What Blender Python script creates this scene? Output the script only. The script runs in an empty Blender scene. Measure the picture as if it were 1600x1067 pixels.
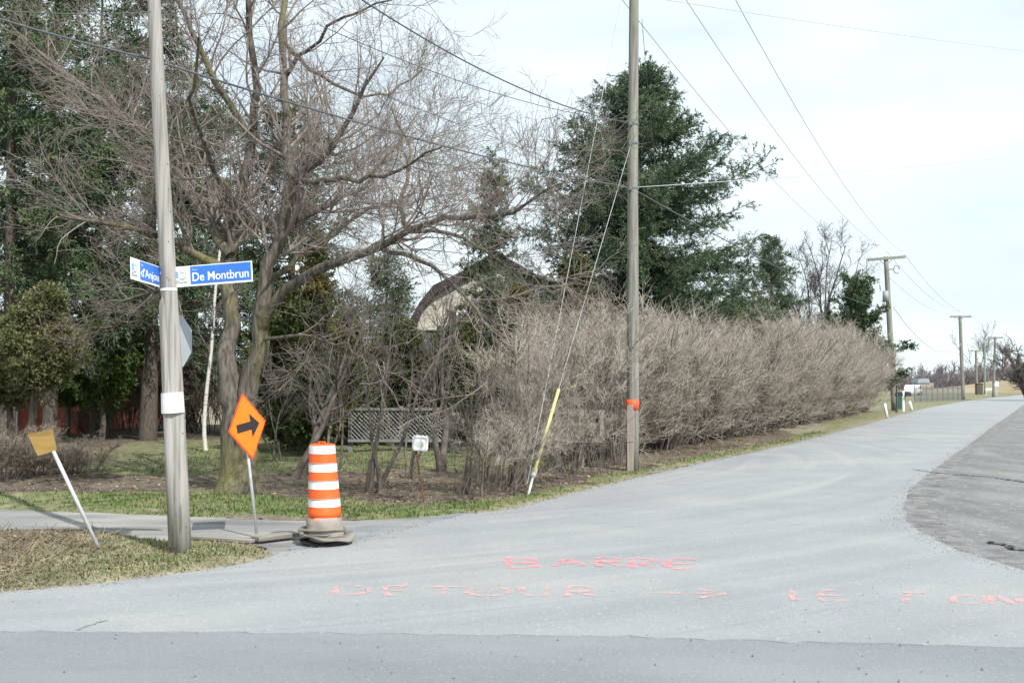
import bpy, bmesh, math, random
import numpy as np
from mathutils import Vector, Matrix
from mathutils.geometry import tessellate_polygon
random.seed(3)
R = math.radians
scene = bpy.context.scene
COL = scene.collection

# ------------------------------------------------------------------ camera
CH = 1.65
PITCH = math.atan(64.5 / 1600)
cd = bpy.data.cameras.new('camera'); cam = bpy.data.objects.new('camera', cd); COL.objects.link(cam)
cd.sensor_width = 36; cd.lens = 36; cd.clip_start = .1; cd.clip_end = 3000
cam.location = (0, 0, CH); cam.rotation_euler = (R(90) + PITCH, 0, 0)
scene.camera = cam
# ------------------------------------------------------------------ world, sun, exposure
SUNV = Vector((.59, -.807, 0)).normalized() * math.cos(R(46)) + Vector((0, 0, math.sin(R(46))))
w = bpy.data.worlds.new('World'); scene.world = w; w.use_nodes = True
nt = w.node_tree; nt.nodes.clear()
N = nt.nodes.new; L = nt.links.new
out = N('ShaderNodeOutputWorld'); bg = N('ShaderNodeBackground'); bg.inputs['Strength'].default_value = .1
sky = N('ShaderNodeTexSky'); sky.sky_type = 'NISHITA'; sky.sun_disc = False
sky.sun_elevation = R(46); sky.sun_rotation = math.atan2(.59, -.807); sky.dust_density = 2; sky.air_density = 1
tc = N('ShaderNodeTexCoord'); mp = N('ShaderNodeMapping'); mp.inputs['Scale'].default_value = (1.6, 1.6, 7)
mp.inputs['Rotation'].default_value = (.12, .1, 0)
no = N('ShaderNodeTexNoise'); no.inputs['Scale'].default_value = 1.7; no.inputs['Detail'].default_value = 7; no.inputs['Distortion'].default_value = .1
rp = N('ShaderNodeValToRGB'); rp.color_ramp.elements[0].position = .33; rp.color_ramp.elements[0].color = (.66, .66, .66, 1)
rp.color_ramp.elements[1].position = .66; rp.color_ramp.elements[1].color = (.97, .97, .97, 1)
mx = N('ShaderNodeMix'); mx.data_type = 'RGBA'
mx.inputs['B'].default_value = (8.6, 9.75, 10.2, 1)
L(tc.outputs['Generated'], mp.inputs['Vector']); L(mp.outputs[0], no.inputs['Vector']); L(no.outputs['Fac'], rp.inputs[0])
L(rp.outputs[0], mx.inputs['Factor']); L(sky.outputs[0], mx.inputs['A']); L(mx.outputs['Result'], bg.inputs['Color']); L(bg.outputs[0], out.inputs[0])
sd = bpy.data.lights.new('sun', 'SUN'); sun = bpy.data.objects.new('sun', sd); COL.objects.link(sun)
sd.energy = 4.3; sd.angle = R(.5); sd.color = (1, .96, .9)
sun.rotation_euler = (-SUNV).to_track_quat('-Z', 'Y').to_euler()
vs = scene.view_settings; vs.view_transform = 'Standard'; vs.look = 'None'; vs.exposure = .32; vs.gamma = 1

# ------------------------------------------------------------------ pixel helpers (photo pixels, 1600 wide)
sp_, cp_ = math.sin(PITCH), math.cos(PITCH)
def ray(px, py):
    a = (px - 800) / 1600; b = (533.5 - py) / 1600
    return Vector((a, cp_ - b * sp_, sp_ + b * cp_))
def at(px, py, Y):
    d = ray(px, py); return Vector((0, 0, CH)) + d * (Y / d.y)
def g(px, py, z=0.):
    d = ray(px, py); return Vector((0, 0, CH)) + d * ((z - CH) / d.z)

# ------------------------------------------------------------------ object helpers
def tag(o, label=None, cat=None, group=None, kind=None):
    if label: o['label'] = label
    if cat: o['category'] = cat
    if group: o['group'] = group
    if kind: o['kind'] = kind
    return o
def empty(name, loc=(0, 0, 0), label=None, cat=None, group=None, rz=0):
    o = bpy.data.objects.new(name, None); COL.objects.link(o); o.location = loc; o.rotation_euler.z = rz
    o.empty_display_size = .2
    return tag(o, label, cat, group)
def link(name, me, mats, parent=None, smooth=False):
    for m in (mats if isinstance(mats, (list, tuple)) else [mats]): me.materials.append(m)
    if smooth: me.polygons.foreach_set('use_smooth', np.ones(len(me.polygons), bool))
    o = bpy.data.objects.new(name, me); COL.objects.link(o)
    if parent:
        o.parent = parent
    return o
def npmesh(name, parts):
    """parts: list of (V, F, matidx) with F (n,3) or (n,4)"""
    me = bpy.data.meshes.new(name)
    Vs = []; loops = []; starts = []; mi = []; off = 0; lo = 0
    for p in parts:
        V, F = p[0], p[1]; m = p[2] if len(p) > 2 else 0
        if len(F) == 0: continue
        Vs.append(V); F = F + off; off += len(V)
        loops.append(F.ravel()); k = F.shape[1]; n = len(F)
        starts.append(lo + np.arange(n) * k); lo += n * k; mi.append(np.full(n, m))
    V = np.concatenate(Vs); lp = np.concatenate(loops); st = np.concatenate(starts)
    me.vertices.add(len(V)); me.vertices.foreach_set('co', V.astype(np.float32).ravel())
    me.loops.add(len(lp)); me.loops.foreach_set('vertex_index', lp.astype(np.int32))
    me.polygons.add(len(st)); me.polygons.foreach_set('loop_start', st.astype(np.int32))
    me.polygons.foreach_set('material_index', np.concatenate(mi).astype(np.int32))
    me.update(calc_edges=True)
    return me
def npobj(name, parts, mats, parent=None, smooth=False):
    return link(name, npmesh(name, parts), mats, parent, smooth)
def bmobj(name, bm, mats, parent=None, smooth=False):
    me = bpy.data.meshes.new(name); bmesh.ops.recalc_face_normals(bm, faces=bm.faces); bm.to_mesh(me); bm.free()
    return link(name, me, mats, parent, smooth)
def box(bm, c, s, rot=None, bev=0):
    r = bmesh.ops.create_cube(bm, size=1)
    M = Matrix.Translation(c) @ (rot.to_4x4() if rot else Matrix()) @ Matrix.Diagonal((*s, 1))
    bmesh.ops.transform(bm, matrix=M, verts=r['verts'])
    if bev:
        es = list({e for v in r['verts'] for e in v.link_edges})
        bmesh.ops.bevel(bm, geom=es, offset=bev, segments=1, affect='EDGES')
def tube(bm, pts, rad, k=8, cap=True):
    pts = [Vector(p) for p in pts]; n = len(pts)
    if not isinstance(rad, (list, tuple)): rad = [rad] * n
    rings = []; ref = None
    for i, p in enumerate(pts):
        t = (pts[min(i + 1, n - 1)] - pts[max(i - 1, 0)]).normalized()
        if ref is None:
            ref = t.cross(Vector((0, 0, 1)) if abs(t.z) < .9 else Vector((1, 0, 0))).normalized()
        ref = (ref - t * ref.dot(t)).normalized(); b = t.cross(ref)
        rings.append([bm.verts.new(p + (ref * math.cos(2 * math.pi * j / k) + b * math.sin(2 * math.pi * j / k)) * rad[i]) for j in range(k)])
    for a, b in zip(rings[:-1], rings[1:]):
        for j in range(k): bm.faces.new((a[j], a[(j + 1) % k], b[(j + 1) % k], b[j]))
    if cap: bm.faces.new(rings[0][::-1]); bm.faces.new(rings[-1])
def lathe(bm, prof, k=32, wob=None, cap=True):
    rings = []
    for i, (r, z) in enumerate(prof):
        ring = []
        for j in range(k):
            a = 2 * math.pi * j / k; rr, zz = (r, z) if wob is None else wob(i, a, r, z)
            ring.append(bm.verts.new((rr * math.cos(a), rr * math.sin(a), zz)))
        rings.append(ring)
    for a, b in zip(rings[:-1], rings[1:]):
        for j in range(k): bm.faces.new((a[j], a[(j + 1) % k], b[(j + 1) % k], b[j]))
    if cap: bm.faces.new(rings[0][::-1]); bm.faces.new(rings[-1])
def poly_prism(bm, pts2, th, M):
    """flat outline in local xz, thickness th along +y(back), placed with matrix M"""
    f = [bm.verts.new(M @ Vector((x, 0, z))) for x, z in pts2]; b = [bm.verts.new(M @ Vector((x, th, z))) for x, z in pts2]
    n = len(pts2); bm.faces.new(f); bm.faces.new(b[::-1])
    for i in range(n): bm.faces.new((f[i], b[i], b[(i + 1) % n], f[(i + 1) % n]))
def catmull(pts, K):
    P = [np.array(p, float) for p in pts]; P = [2 * P[0] - P[1]] + P + [2 * P[-1] - P[-2]]
    out = []
    n = len(P) - 3
    for q in np.linspace(0, n - 1e-6, K + 1):
        i = int(q); t = q - i; a, b, c, d = P[i:i + 4]
        out.append(.5 * ((2 * b) + (-a + c) * t + (2 * a - 5 * b + 4 * c - d) * t * t + (-a + 3 * b - 3 * c + d) * t ** 3))
    return np.array(out)

# ------------------------------------------------------------------ materials
MATS = {}
def mat(name, cols, scale=3., sc=(1, 1, 1), detail=5, rough=.85, bump=0., bscale=None, metal=0., lo=.35, hi=.65, extra=None, dist=0., spec=.3):
    if name in MATS: return MATS[name]
    m = bpy.data.materials.new(name); m.use_nodes = True; t = m.node_tree; n = t.nodes; l = t.links
    b = n['Principled BSDF']; b.inputs['Roughness'].default_value = rough; b.inputs['Metallic'].default_value = metal
    b.inputs['Specular IOR Level'].default_value = spec
    if len(cols) == 1 and not bump and not extra:
        cols = [cols[0], tuple(c * .88 for c in cols[0])]
    co = n.new('ShaderNodeTexCoord'); ma = n.new('ShaderNodeMapping'); ma.inputs['Scale'].default_value = sc
    l.new(co.outputs['Object'], ma.inputs['Vector'])
    no = n.new('ShaderNodeTexNoise'); no.inputs['Scale'].default_value = scale; no.inputs['Detail'].default_value = detail
    no.inputs['Distortion'].default_value = dist
    l.new(ma.outputs[0], no.inputs['Vector'])
    r = n.new('ShaderNodeValToRGB'); l.new(no.outputs['Fac'], r.inputs[0])
    e = r.color_ramp.elements
    k = len(cols)
    for i in range(k):
        p = lo + (hi - lo) * (i / max(1, k - 1))
        if i == 0: el = e[0]; el.position = p
        elif i == 1: el = e[1]; el.position = p
        else: el = e.new(p)
        el.color = (*cols[i], 1)
    if k == 1: e[1].color = (*cols[0], 1)
    src = r.outputs[0]
    if extra: src = extra(t, src, ma)
    l.new(src, b.inputs['Base Color'])
    if bump:
        bn = n.new('ShaderNodeTexNoise'); bn.inputs['Scale'].default_value = bscale or scale * 3; bn.inputs['Detail'].default_value = 6
        l.new(ma.outputs[0], bn.inputs['Vector'])
        bu = n.new('ShaderNodeBump'); bu.inputs['Strength'].default_value = 1; bu.inputs['Distance'].default_value = bump
        l.new(bn.outputs['Fac'], bu.inputs['Height']); l.new(bu.outputs[0], b.inputs['Normal'])
    MATS[name] = m; return m
def mixnoise(color, scale, lo, hi, sc=(1, 1, 1), amt=1., detail=4):
    """extra layer: blend to color where a noise exceeds a threshold"""
    def f(t, src, ma):
        n = t.nodes; l = t.links
        co = n.new('ShaderNodeTexCoord'); m2 = n.new('ShaderNodeMapping'); m2.inputs['Scale'].default_value = sc
        m2.inputs['Location'].default_value = (3.1 * scale % 7, 1.7, .3)
        l.new(co.outputs['Object'], m2.inputs['Vector'])
        no = n.new('ShaderNodeTexNoise'); no.inputs['Scale'].default_value = scale; no.inputs['Detail'].default_value = detail
        l.new(m2.outputs[0], no.inputs['Vector'])
        mr = n.new('ShaderNodeMapRange'); mr.inputs[1].default_value = lo; mr.inputs[2].default_value = hi; mr.inputs[4].default_value = amt
        l.new(no.outputs['Fac'], mr.inputs[0])
        mx = n.new('ShaderNodeMix'); mx.data_type = 'RGBA'; mx.inputs['B'].default_value = (*color, 1)
        l.new(mr.outputs[0], mx.inputs['Factor']); l.new(src, mx.inputs['A'])
        return mx.outputs['Result']
    return f
def arcwear(color, freq, lo, hi, amt):
    """tyre wear that follows the turn from the main road into the side road"""
    def f(t, src, ma):
        n = t.nodes; l = t.links
        co = n.new('ShaderNodeTexCoord'); sb = n.new('ShaderNodeVectorMath'); sb.operation = 'SUBTRACT'; sb.inputs[1].default_value = (-9, 26, 0); l.new(co.outputs['Object'], sb.inputs[0])
        le = n.new('ShaderNodeVectorMath'); le.operation = 'LENGTH'; l.new(sb.outputs[0], le.inputs[0])
        sx = n.new('ShaderNodeSeparateXYZ'); l.new(sb.outputs[0], sx.inputs[0]); an = n.new('ShaderNodeMath'); an.operation = 'ARCTAN2'; l.new(sx.outputs[1], an.inputs[0]); l.new(sx.outputs[0], an.inputs[1])
        m1 = n.new('ShaderNodeMath'); m1.operation = 'MULTIPLY'; m1.inputs[1].default_value = freq; l.new(le.outputs['Value'], m1.inputs[0])
        m2 = n.new('ShaderNodeMath'); m2.operation = 'MULTIPLY'; m2.inputs[1].default_value = 2.2; l.new(an.outputs[0], m2.inputs[0])
        cb = n.new('ShaderNodeCombineXYZ'); l.new(m1.outputs[0], cb.inputs[0]); l.new(m2.outputs[0], cb.inputs[1])
        no = n.new('ShaderNodeTexNoise'); no.inputs['Scale'].default_value = 1; no.inputs['Detail'].default_value = 5; l.new(cb.outputs[0], no.inputs['Vector'])
        mr = n.new('ShaderNodeMapRange'); mr.inputs[1].default_value = lo; mr.inputs[2].default_value = hi; mr.inputs[4].default_value = amt; l.new(no.outputs['Fac'], mr.inputs[0])
        mx = n.new('ShaderNodeMix'); mx.data_type = 'RGBA'; mx.inputs['B'].default_value = (*color, 1); l.new(mr.outputs[0], mx.inputs['Factor']); l.new(src, mx.inputs['A'])
        return mx.outputs['Result']
    return f
def chain(*fs):
    def f(t, src, ma):
        for q in fs: src = q(t, src, ma)
        return src
    return f
m_road = mat('pale_asphalt', [(.262, .276, .286), (.28, .294, .304), (.30, .312, .320)], 1.0, (1, 1, 1), 9, .95, .006, 60,
             extra=chain(arcwear((.225, .24, .255), 1.5, .48, .72, .8), arcwear((.36, .362, .36), 2.6, .52, .75, .6), arcwear((.23, .24, .255), 7, .58, .7, .5), mixnoise((.25, .262, .28), .35, .5, .7, (1, 1, 1), .5), mixnoise((.35, .35, .34), .5, .52, .75, (.7, 1.1, 1), .6), mixnoise((.25, .255, .26), 38, .56, .68, amt=.35), mixnoise((.50, .50, .50), 31, .58, .7, amt=.35),
                         mixnoise((.12, .12, .12), 26, .735, .76, (1, 1, 1), .85, 2)), dist=.4)
m_dark = mat('dark_asphalt', [(.19, .205, .22), (.235, .25, .263)], .8, (.6, 1.2, 1), 8, .92, .005, 90,
             extra=chain(mixnoise((.30, .315, .33), 45, .56, .68, amt=.6), mixnoise((.14, .155, .175), .35, .45, .62, (.12, 1.6, 1), .55), mixnoise((.1, .1, .1), 22, .73, .76, amt=.8, detail=2)))
m_apron = mat('apron_asphalt', [(.19, .205, .22), (.24, .255, .27)], 2, (1, 1, 1), 7, .95, .006, 50, extra=mixnoise((.33, .33, .32), 1.2, .5, .7, (.5, 1.5, 1), .6))
m_gravel = mat('driveway_gravel', [(.17, .175, .18), (.25, .25, .245), (.33, .32, .30)], 1.5, (.35, 1.6, 1), 9, 1, .012, 40,
               extra=chain(mixnoise((.2, .2, .21), 30, .55, .7, amt=.6), mixnoise((.2, .19, .15), .6, .5, .7, amt=.5)))
m_lot = mat('lot_gravel', [(.145, .15, .152), (.18, .187, .188), (.225, .23, .228)], 1.3, (1, .28, 1), 9, 1, .012, 35,
            extra=chain(mixnoise((.12, .115, .115), 1.4, .55, .68, (1, .35, 1), .55), mixnoise((.25, .24, .20), .8, .55, .7, (1, .4, 1), .6), mixnoise((.10, .10, .10), 16, .6, .7, amt=.5), mixnoise((.4, .4, .4), 12, .6, .7, amt=.6)))
m_edge = mat('crumbled_edge', [(.13, .125, .13), (.19, .185, .19), (.25, .25, .245)], 3, rough=1, bump=.015, bscale=40, extra=mixnoise((.3, .3, .29), 5, .58, .68, amt=.6))
m_wood = mat('weathered_pole', [(.21, .20, .18), (.32, .305, .28), (.38, .365, .34)], 6, (5, 5, .22), 7, .9, .008, 14,
             extra=mixnoise((.16, .15, .13), 3, .66, .72, (5, 5, .5), .8))
m_wood2 = mat('darker_pole', [(.15, .145, .125), (.23, .225, .20), (.29, .285, .26)], 6, (5, 5, .2), 7, .9, .008, 14, extra=mixnoise((.25, .27, .19), .9, .5, .65, amt=.5))
m_plank = mat('grey_plank', [(.22, .19, .17), (.33, .29, .26)], 4, (6, 6, .4), 6, .9, .004)
m_timber = mat('timber', [(.17, .155, .135), (.29, .27, .24)], 4, (.5, 5, 5), 6, .9, .004)
m_galv = mat('galvanised', [(.55, .58, .62), (.68, .7, .72)], 12, rough=.45, metal=.4)
m_blue = mat('sign_blue', [(.045, .19, .72)], rough=.45, spec=.4)
m_white = mat('sign_white', [(.80, .82, .82)], rough=.5, extra=mixnoise((.55, .54, .5), 9, .58, .78, amt=.5))
m_paint = mat('white_paint', [(.8, .8, .78), (.68, .67, .63)], 5, rough=.6, extra=mixnoise((.5, .45, .38), 9, .66, .74, amt=.7))
m_letters = mat('letter_white', [(.9, .92, .95)], rough=.5)
m_logo_grey = mat('logo_grey', [(.34, .36, .36)], rough=.6)
m_logo_blue = mat('logo_blue', [(.13, .42, .75)], rough=.6)
m_orange = mat('sign_orange', [(1, .21, .012)], rough=.5, extra=mixnoise((.75, .24, .05), 7, .55, .75, amt=.5))
m_orange2 = mat('rim_orange', [(.95, .07, .03)], rough=.5)
m_black = mat('arrow_black', [(.035, .025, .03)], rough=.6)
m_drum = mat('drum_orange', [(.98, .15, .03), (.9, .11, .025)], 4, rough=.5, extra=mixnoise((.45, .3, .24), 5, .6, .8, amt=.5))
m_drumdirt = mat('drum_dirty', [(.27, .24, .21), (.38, .34, .30)], 7, rough=.9, extra=mixnoise((.75, .25, .13), 3, .6, .72, amt=.6))
m_band = mat('band_white', [(.84, .84, .82), (.74, .73, .7)], 5, rough=.4, extra=mixnoise((.45, .42, .4), 11, .66, .75, amt=.5))
m_rubber = mat('dusty_rubber', [(.13, .12, .11), (.24, .225, .20)], 6, rough=.95, bump=.006)
m_black_rub = mat('black_rubber', [(.03, .03, .03), (.06, .06, .06)], 6, rough=.9)
m_ochre = mat('bare_board', [(.30, .19, .05), (.36, .235, .075), (.25, .16, .05)], 2.5, (1, 1, 4), rough=.6)
m_yellow = mat('guard_yellow', [(.62, .55, .24), (.52, .46, .2)], 5, rough=.5)
m_wire = mat('wire', [(.10, .11, .12)], rough=.6)
m_wirel = mat('wire_pale', [(.50, .52, .56)], rough=.6)
m_steel = mat('steel_strand', [(.42, .44, .45)], rough=.7)
m_tape = mat('red_tape', [(.85, .12, .04), (.7, .09, .03)], 9, rough=.5)
m_bark = mat('maple_bark', [(.06, .052, .042), (.12, .105, .088), (.18, .16, .135)], 5, (4, 4, .6), 8, .95, .02, 9,
             extra=mixnoise((.20, .19, .075), 1.4, .52, .66, (1, 1, .35), .7))
m_twig = mat('maple_twig', [(.17, .14, .125), (.29, .25, .225)], 3, rough=.95)
m_twig2 = mat('grey_twig', [(.09, .078, .07), (.18, .16, .145)], 2, rough=.95)
m_stem = mat('shrub_stem', [(.095, .08, .07), (.19, .165, .145)], 5, rough=.95)
m_hedge = mat('hedge_twig', [(.31, .27, .222), (.50, .455, .39)], 1.5, rough=.95)
m_far = mat('far_twig', [(.17, .15, .165), (.25, .22, .23)], .2, rough=1)  # purple-grey twigs, distance haze mixed into the colour as a paler tone
m_birch = mat('birch_bark', [(.52, .50, .46), (.64, .62, .58)], 5, (1, 1, 8), 4, .8, extra=mixnoise((.08, .07, .06), 7, .6, .68, (.5, .5, 4)))
m_cbark = mat('conifer_bark', [(.07, .058, .048), (.14, .12, .10)], 8, (4, 4, .8), 6, .95, .015)
def leafm(name, cols, scale=1.2):
    m = mat(name, cols, scale, (1, 1, 1), 3, .75, lo=.38, hi=.62)
    b = m.node_tree.nodes['Principled BSDF']; b.inputs['Subsurface Weight'].default_value = 0
    return m
m_spruce = leafm('spruce_needles', [(.050, .088, .050), (.085, .135, .072), (.12, .165, .08)])
m_dkpine = leafm('pine_needles', [(.040, .074, .036), (.072, .118, .055), (.115, .15, .06)])
m_cedar = leafm('cedar_leaf', [(.045, .075, .020), (.08, .10, .03), (.13, .10, .035)], .9)
m_cedarg = leafm('cedar_bright', [(.06, .11, .022), (.10, .16, .035)], .9)
m_juni = leafm('juniper_leaf', [(.13, .15, .06), (.22, .21, .10)], 1)
m_rbrick = mat('red_shingle', [(.34, .085, .055), (.45, .12, .08)], 8, rough=.85)
m_roofbr = mat('brown_roof', [(.17, .065, .055), (.22, .09, .075)], 8, rough=.9)
m_cream = mat('cream_siding', [(.66, .64, .52), (.72, .70, .58)], 2, rough=.8)
m_roofdk = mat('dark_shingle', [(.035, .028, .03), (.065, .05, .05)], 10, rough=.9)
m_maroon = mat('maroon_paint', [(.16, .05, .05)], rough=.6)
m_teal = mat('teal_panel', [(.09, .17, .18), (.13, .21, .22)], 3, rough=.7)
m_brickbr = mat('brown_wall', [(.16, .07, .04), (.24, .11, .06)], 6, rough=.9)
m_glass = mat('dark_glass', [(.04, .05, .06)], rough=.1, spec=.5)
m_lattice = mat('lattice_grey', [(.17, .18, .175), (.25, .26, .25)], 3, rough=.8)
m_fence = mat('rail_wood', [(.20, .185, .16), (.31, .29, .26)], 5, rough=.9)
m_dirt = mat('leaf_litter', [(.10, .065, .045), (.22, .155, .11), (.36, .28, .20)], 3, rough=1)
m_grass = mat('grass_blade', [(.055, .10, .022), (.10, .155, .04), (.22, .21, .10)], 1.1, rough=.9)
m_drygrass = mat('dry_grass', [(.17, .14, .09), (.34, .29, .20)], 2, rough=.95)
m_green = mat('dark_green_plastic', [(.03, .12, .09)], rough=.5)
m_rust = mat('rusty_steel', [(.13, .055, .035), (.2, .09, .05)], 12, rough=.9)
m_iron = mat('grey_iron', [(.16, .17, .19)], rough=.6)

# ------------------------------------------------------------------ numpy growth helpers
RNG = np.random.default_rng(11)
def unit(v): return v / np.maximum(np.linalg.norm(v, axis=-1, keepdims=True), 1e-9)
def tubes(P, Rr, k=3):
    """P (N,M,3), Rr (N,M) -> V, F quads"""
    Nn, M, _ = P.shape
    T = np.empty_like(P); T[:, 1:-1] = P[:, 2:] - P[:, :-2]; T[:, 0] = P[:, 1] - P[:, 0]; T[:, -1] = P[:, -1] - P[:, -2]
    T = unit(T)
    ax = P[:, -1] - P[:, 0]; ax = unit(ax)
    ref = np.where(np.abs(ax[:, 2:3]) < .8, np.array([[0, 0, 1.]]), np.array([[1., 0, 0]]))
    ref = unit(np.cross(ax, ref))[:, None, :]
    U = unit(ref - T * (T * ref).sum(-1, keepdims=True)); W = np.cross(T, U)
    a = np.arange(k) * 2 * np.pi / k
    V = P[:, :, None, :] + Rr[:, :, None, None] * (U[:, :, None, :] * np.cos(a)[None, None, :, None] + W[:, :, None, :] * np.sin(a)[None, None, :, None])
    base = (np.arange(Nn) * M * k)[:, None, None] + (np.arange(M - 1) * k)[None, :, None]
    j = np.arange(k)[None, None, :]; j2 = (j + 1) % k
    F = np.stack([base + j, base + j2, base + k + j2, base + k + j], -1).reshape(-1, 4)
    return V.reshape(-1, 3), F
def march(P0, D, Ln, K, wob, up=0., upv=(0, 0, 1), curl=None):
    Nn = len(P0); P = np.empty((Nn, K + 1, 3)); P[:, 0] = P0; d = unit(D); st = (Ln / K)[:, None]; upv = np.array(upv, float)
    for i in range(K):
        d = unit(d + RNG.normal(size=d.shape) * wob + upv * up)
        P[:, i + 1] = P[:, i] + d * st
    return P
def spawn(P, Rr, n, t0, t1, length, ang, K=3, wob=.2, up=0., rr=.6, tip=.3, rmin=.003, upv=(0, 0, 1), lvar=.4, fall=.4, vbias=0, flat=1.):
    Nn, M, _ = P.shape
    wgt = np.linalg.norm(P[:, 1:] - P[:, :-1], axis=-1).sum(1); idx = RNG.choice(Nn, n, p=wgt / wgt.sum())
    u = RNG.uniform(t0, t1, n); t = u * (M - 1) * .9999; i = t.astype(int); f = (t - i)[:, None]
    A = P[idx, i]; B = P[idx, i + 1]; pos = A + (B - A) * f; tan = unit(B - A)
    r0 = (Rr[idx, i] * (1 - f[:, 0]) + Rr[idx, i + 1] * f[:, 0]) * rr
    v = RNG.normal(size=(n, 3)); v[:, 2] = v[:, 2] * flat + vbias; v = unit(v - tan * (v * tan).sum(-1, keepdims=True))
    a = RNG.normal(ang, ang * .25, n)[:, None]
    d = tan * np.cos(a) + v * np.sin(a)
    Ln = length * RNG.uniform(1 - lvar, 1 + lvar, n) * (1 - fall * u)
    Q = march(pos, d, Ln, K, wob, up, upv)
    r0 = np.maximum(r0, rmin); RR = r0[:, None] * np.linspace(1, tip, K + 1)[None]
    return Q, np.maximum(RR, rmin * .7)
def blades(P, n, L, W, ang=.9, M=None):
    """n needle blades per twig path; P (N,M,3)"""
    Nn, M, _ = P.shape
    idx = np.repeat(np.arange(Nn), n); u = RNG.uniform(0, 1, len(idx)); t = u * (M - 1) * .9999; i = t.astype(int); f = (t - i)[:, None]
    A = P[idx, i]; B = P[idx, i + 1]; pos = A + (B - A) * f; tan = unit(B - A)
    v = RNG.normal(size=pos.shape); v = unit(v - tan * (v * tan).sum(-1, keepdims=True))
    a = RNG.uniform(ang * .5, ang * 1.4, len(idx))[:, None]
    d = tan * np.cos(a) + v * np.sin(a)
    Ln = (L * RNG.uniform(.6, 1.3, len(idx)))[:, None]
    s = unit(np.cross(d, RNG.normal(size=d.shape))) * W * .5
    V = np.stack([pos - s * .5, pos + d * Ln * .5 - s, pos + d * Ln, pos + d * Ln * .5 + s], 1).reshape(-1, 3)
    F = np.arange(len(V)).reshape(-1, 4)
    return V, F
def vnoise(x, y, s, seed=0):
    x = np.asarray(x) * s; y = np.asarray(y) * s
    xi = np.floor(x).astype(np.int64); yi = np.floor(y).astype(np.int64); fx = x - xi; fy = y - yi
    fx = fx * fx * (3 - 2 * fx); fy = fy * fy * (3 - 2 * fy)
    def h(a, b):
        n = (a * 374761393 + b * 668265263 + seed * 1274126177) & 0x7fffffff
        n = ((n ^ (n >> 13)) * 1274126177) & 0x7fffffff
        return ((n ^ (n >> 16)) & 0xffff) / 65535.
    return (h(xi, yi) * (1 - fx) + h(xi + 1, yi) * fx) * (1 - fy) + (h(xi, yi + 1) * (1 - fx) + h(xi + 1, yi + 1) * fx) * fy

# ------------------------------------------------------------------ ground, roads
def wpoly(pp): return [tuple(g(a, b).xy) for a, b in pp]
left_edge = [(150, 912), (300, 893), (380, 880), (440, 862), (500, 855), (560, 843), (640, 825), (720, 805), (800, 795), (850, 782), (925, 763), (1000, 745), (1100, 722), (1180, 706), (1250, 690), (1330, 669), (1400, 650), (1450, 637), (1520, 624), (1600, 616.5), (1700, 612)]
right_edge = [(1760, 616), (1600, 632), (1560, 660), (1520, 690), (1490, 710), (1450, 740), (1420, 765), (1411, 790), (1416, 812), (1440, 833), (1500, 861), (1600, 890), (1750, 925)]
near_edge = [(1800, 1013), (1600, 1010), (1200, 1000), (800, 990), (0, 985)]
def jitter(poly, amp, step, seed, maxd=40):
    out = []; r = np.random.default_rng(seed)
    for i in range(len(poly)):
        a = np.array(poly[i]); b = np.array(poly[(i + 1) % len(poly)]); d = np.linalg.norm(b - a)
        out.append(tuple(a))
        if d > 60 or a[1] > maxd: continue
        n = int(d / step); nr = np.array([-(b - a)[1], (b - a)[0]]) / max(d, 1e-6)
        for j in range(1, n): out.append(tuple(a + (b - a) * j / n + nr * r.normal() * amp))
    return out
lr_poly = [(-80, 10.5)] + [(-12, 8.45)] + wpoly([(0, 925)]) + wpoly(left_edge) + wpoly(right_edge[:-1]) + [(12, 7.7), (80, 7.0)] + wpoly(near_edge) + [(-80, 6.75)]
lr_poly = jitter(lr_poly, .018, .12, 4)
def sheet(name, poly, z, m, label=None, kind='structure'):
    vs_ = [Vector((x, y, z)) for x, y in poly]
    me = bpy.data.meshes.new(name); tris = tessellate_polygon([vs_])
    me.from_pydata([tuple(v) for v in vs_], [], [tuple(t) for t in tris]); me.update()
    n = np.zeros(len(me.polygons) * 3); me.polygons.foreach_get('normal', n)
    ar_ = sum(vs_[i].x * vs_[(i + 1) % len(vs_)].y - vs_[(i + 1) % len(vs_)].x * vs_[i].y for i in range(len(vs_))); nv = len(vs_)
    fc = [tuple(t) if n[2::3].mean() > 0 else tuple(t)[::-1] for t in tris]
    for i in range(nv):
        j = (i + 1) % nv; fc.append((i, i + nv, j + nv, j) if ar_ > 0 else (j, j + nv, i + nv, i))
    co = [tuple(v) for v in vs_] + [(v.x, v.y, v.z - .012) for v in vs_]
    me = bpy.data.meshes.new(name); me.from_pydata(co, [], fc); me.update()
    o = link(name, me, m); o['kind'] = kind
    return o
road_o = sheet('side_road', lr_poly, 0, m_road)
main_poly = [(-150, -14), (150, -14), (150, 9), (-150, 9)]
sheet('main_road', [(-150, -14), (150, -14), (150, 7.2), (-150, 7.2)], -.006, m_dark)
lot_poly = wpoly(right_edge[::-1][1:]) + [(110, 120), (110, 8), (12, 7)]
rw = wpoly(right_edge)
lot_poly = [(x - .6, y) for x, y in rw[3:][::-1]] + [(60, 118), (110, 118), (110, 6.9), (14, 6.9)]
lot_poly = [(x - .5, y - .3) for x, y in wpoly(right_edge[1:])][::-1] + [(95, 150), (180, 150), (180, 6.9), (14, 6.9)]
sheet('gravel_lot', lot_poly, -.012, m_lot)
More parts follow.
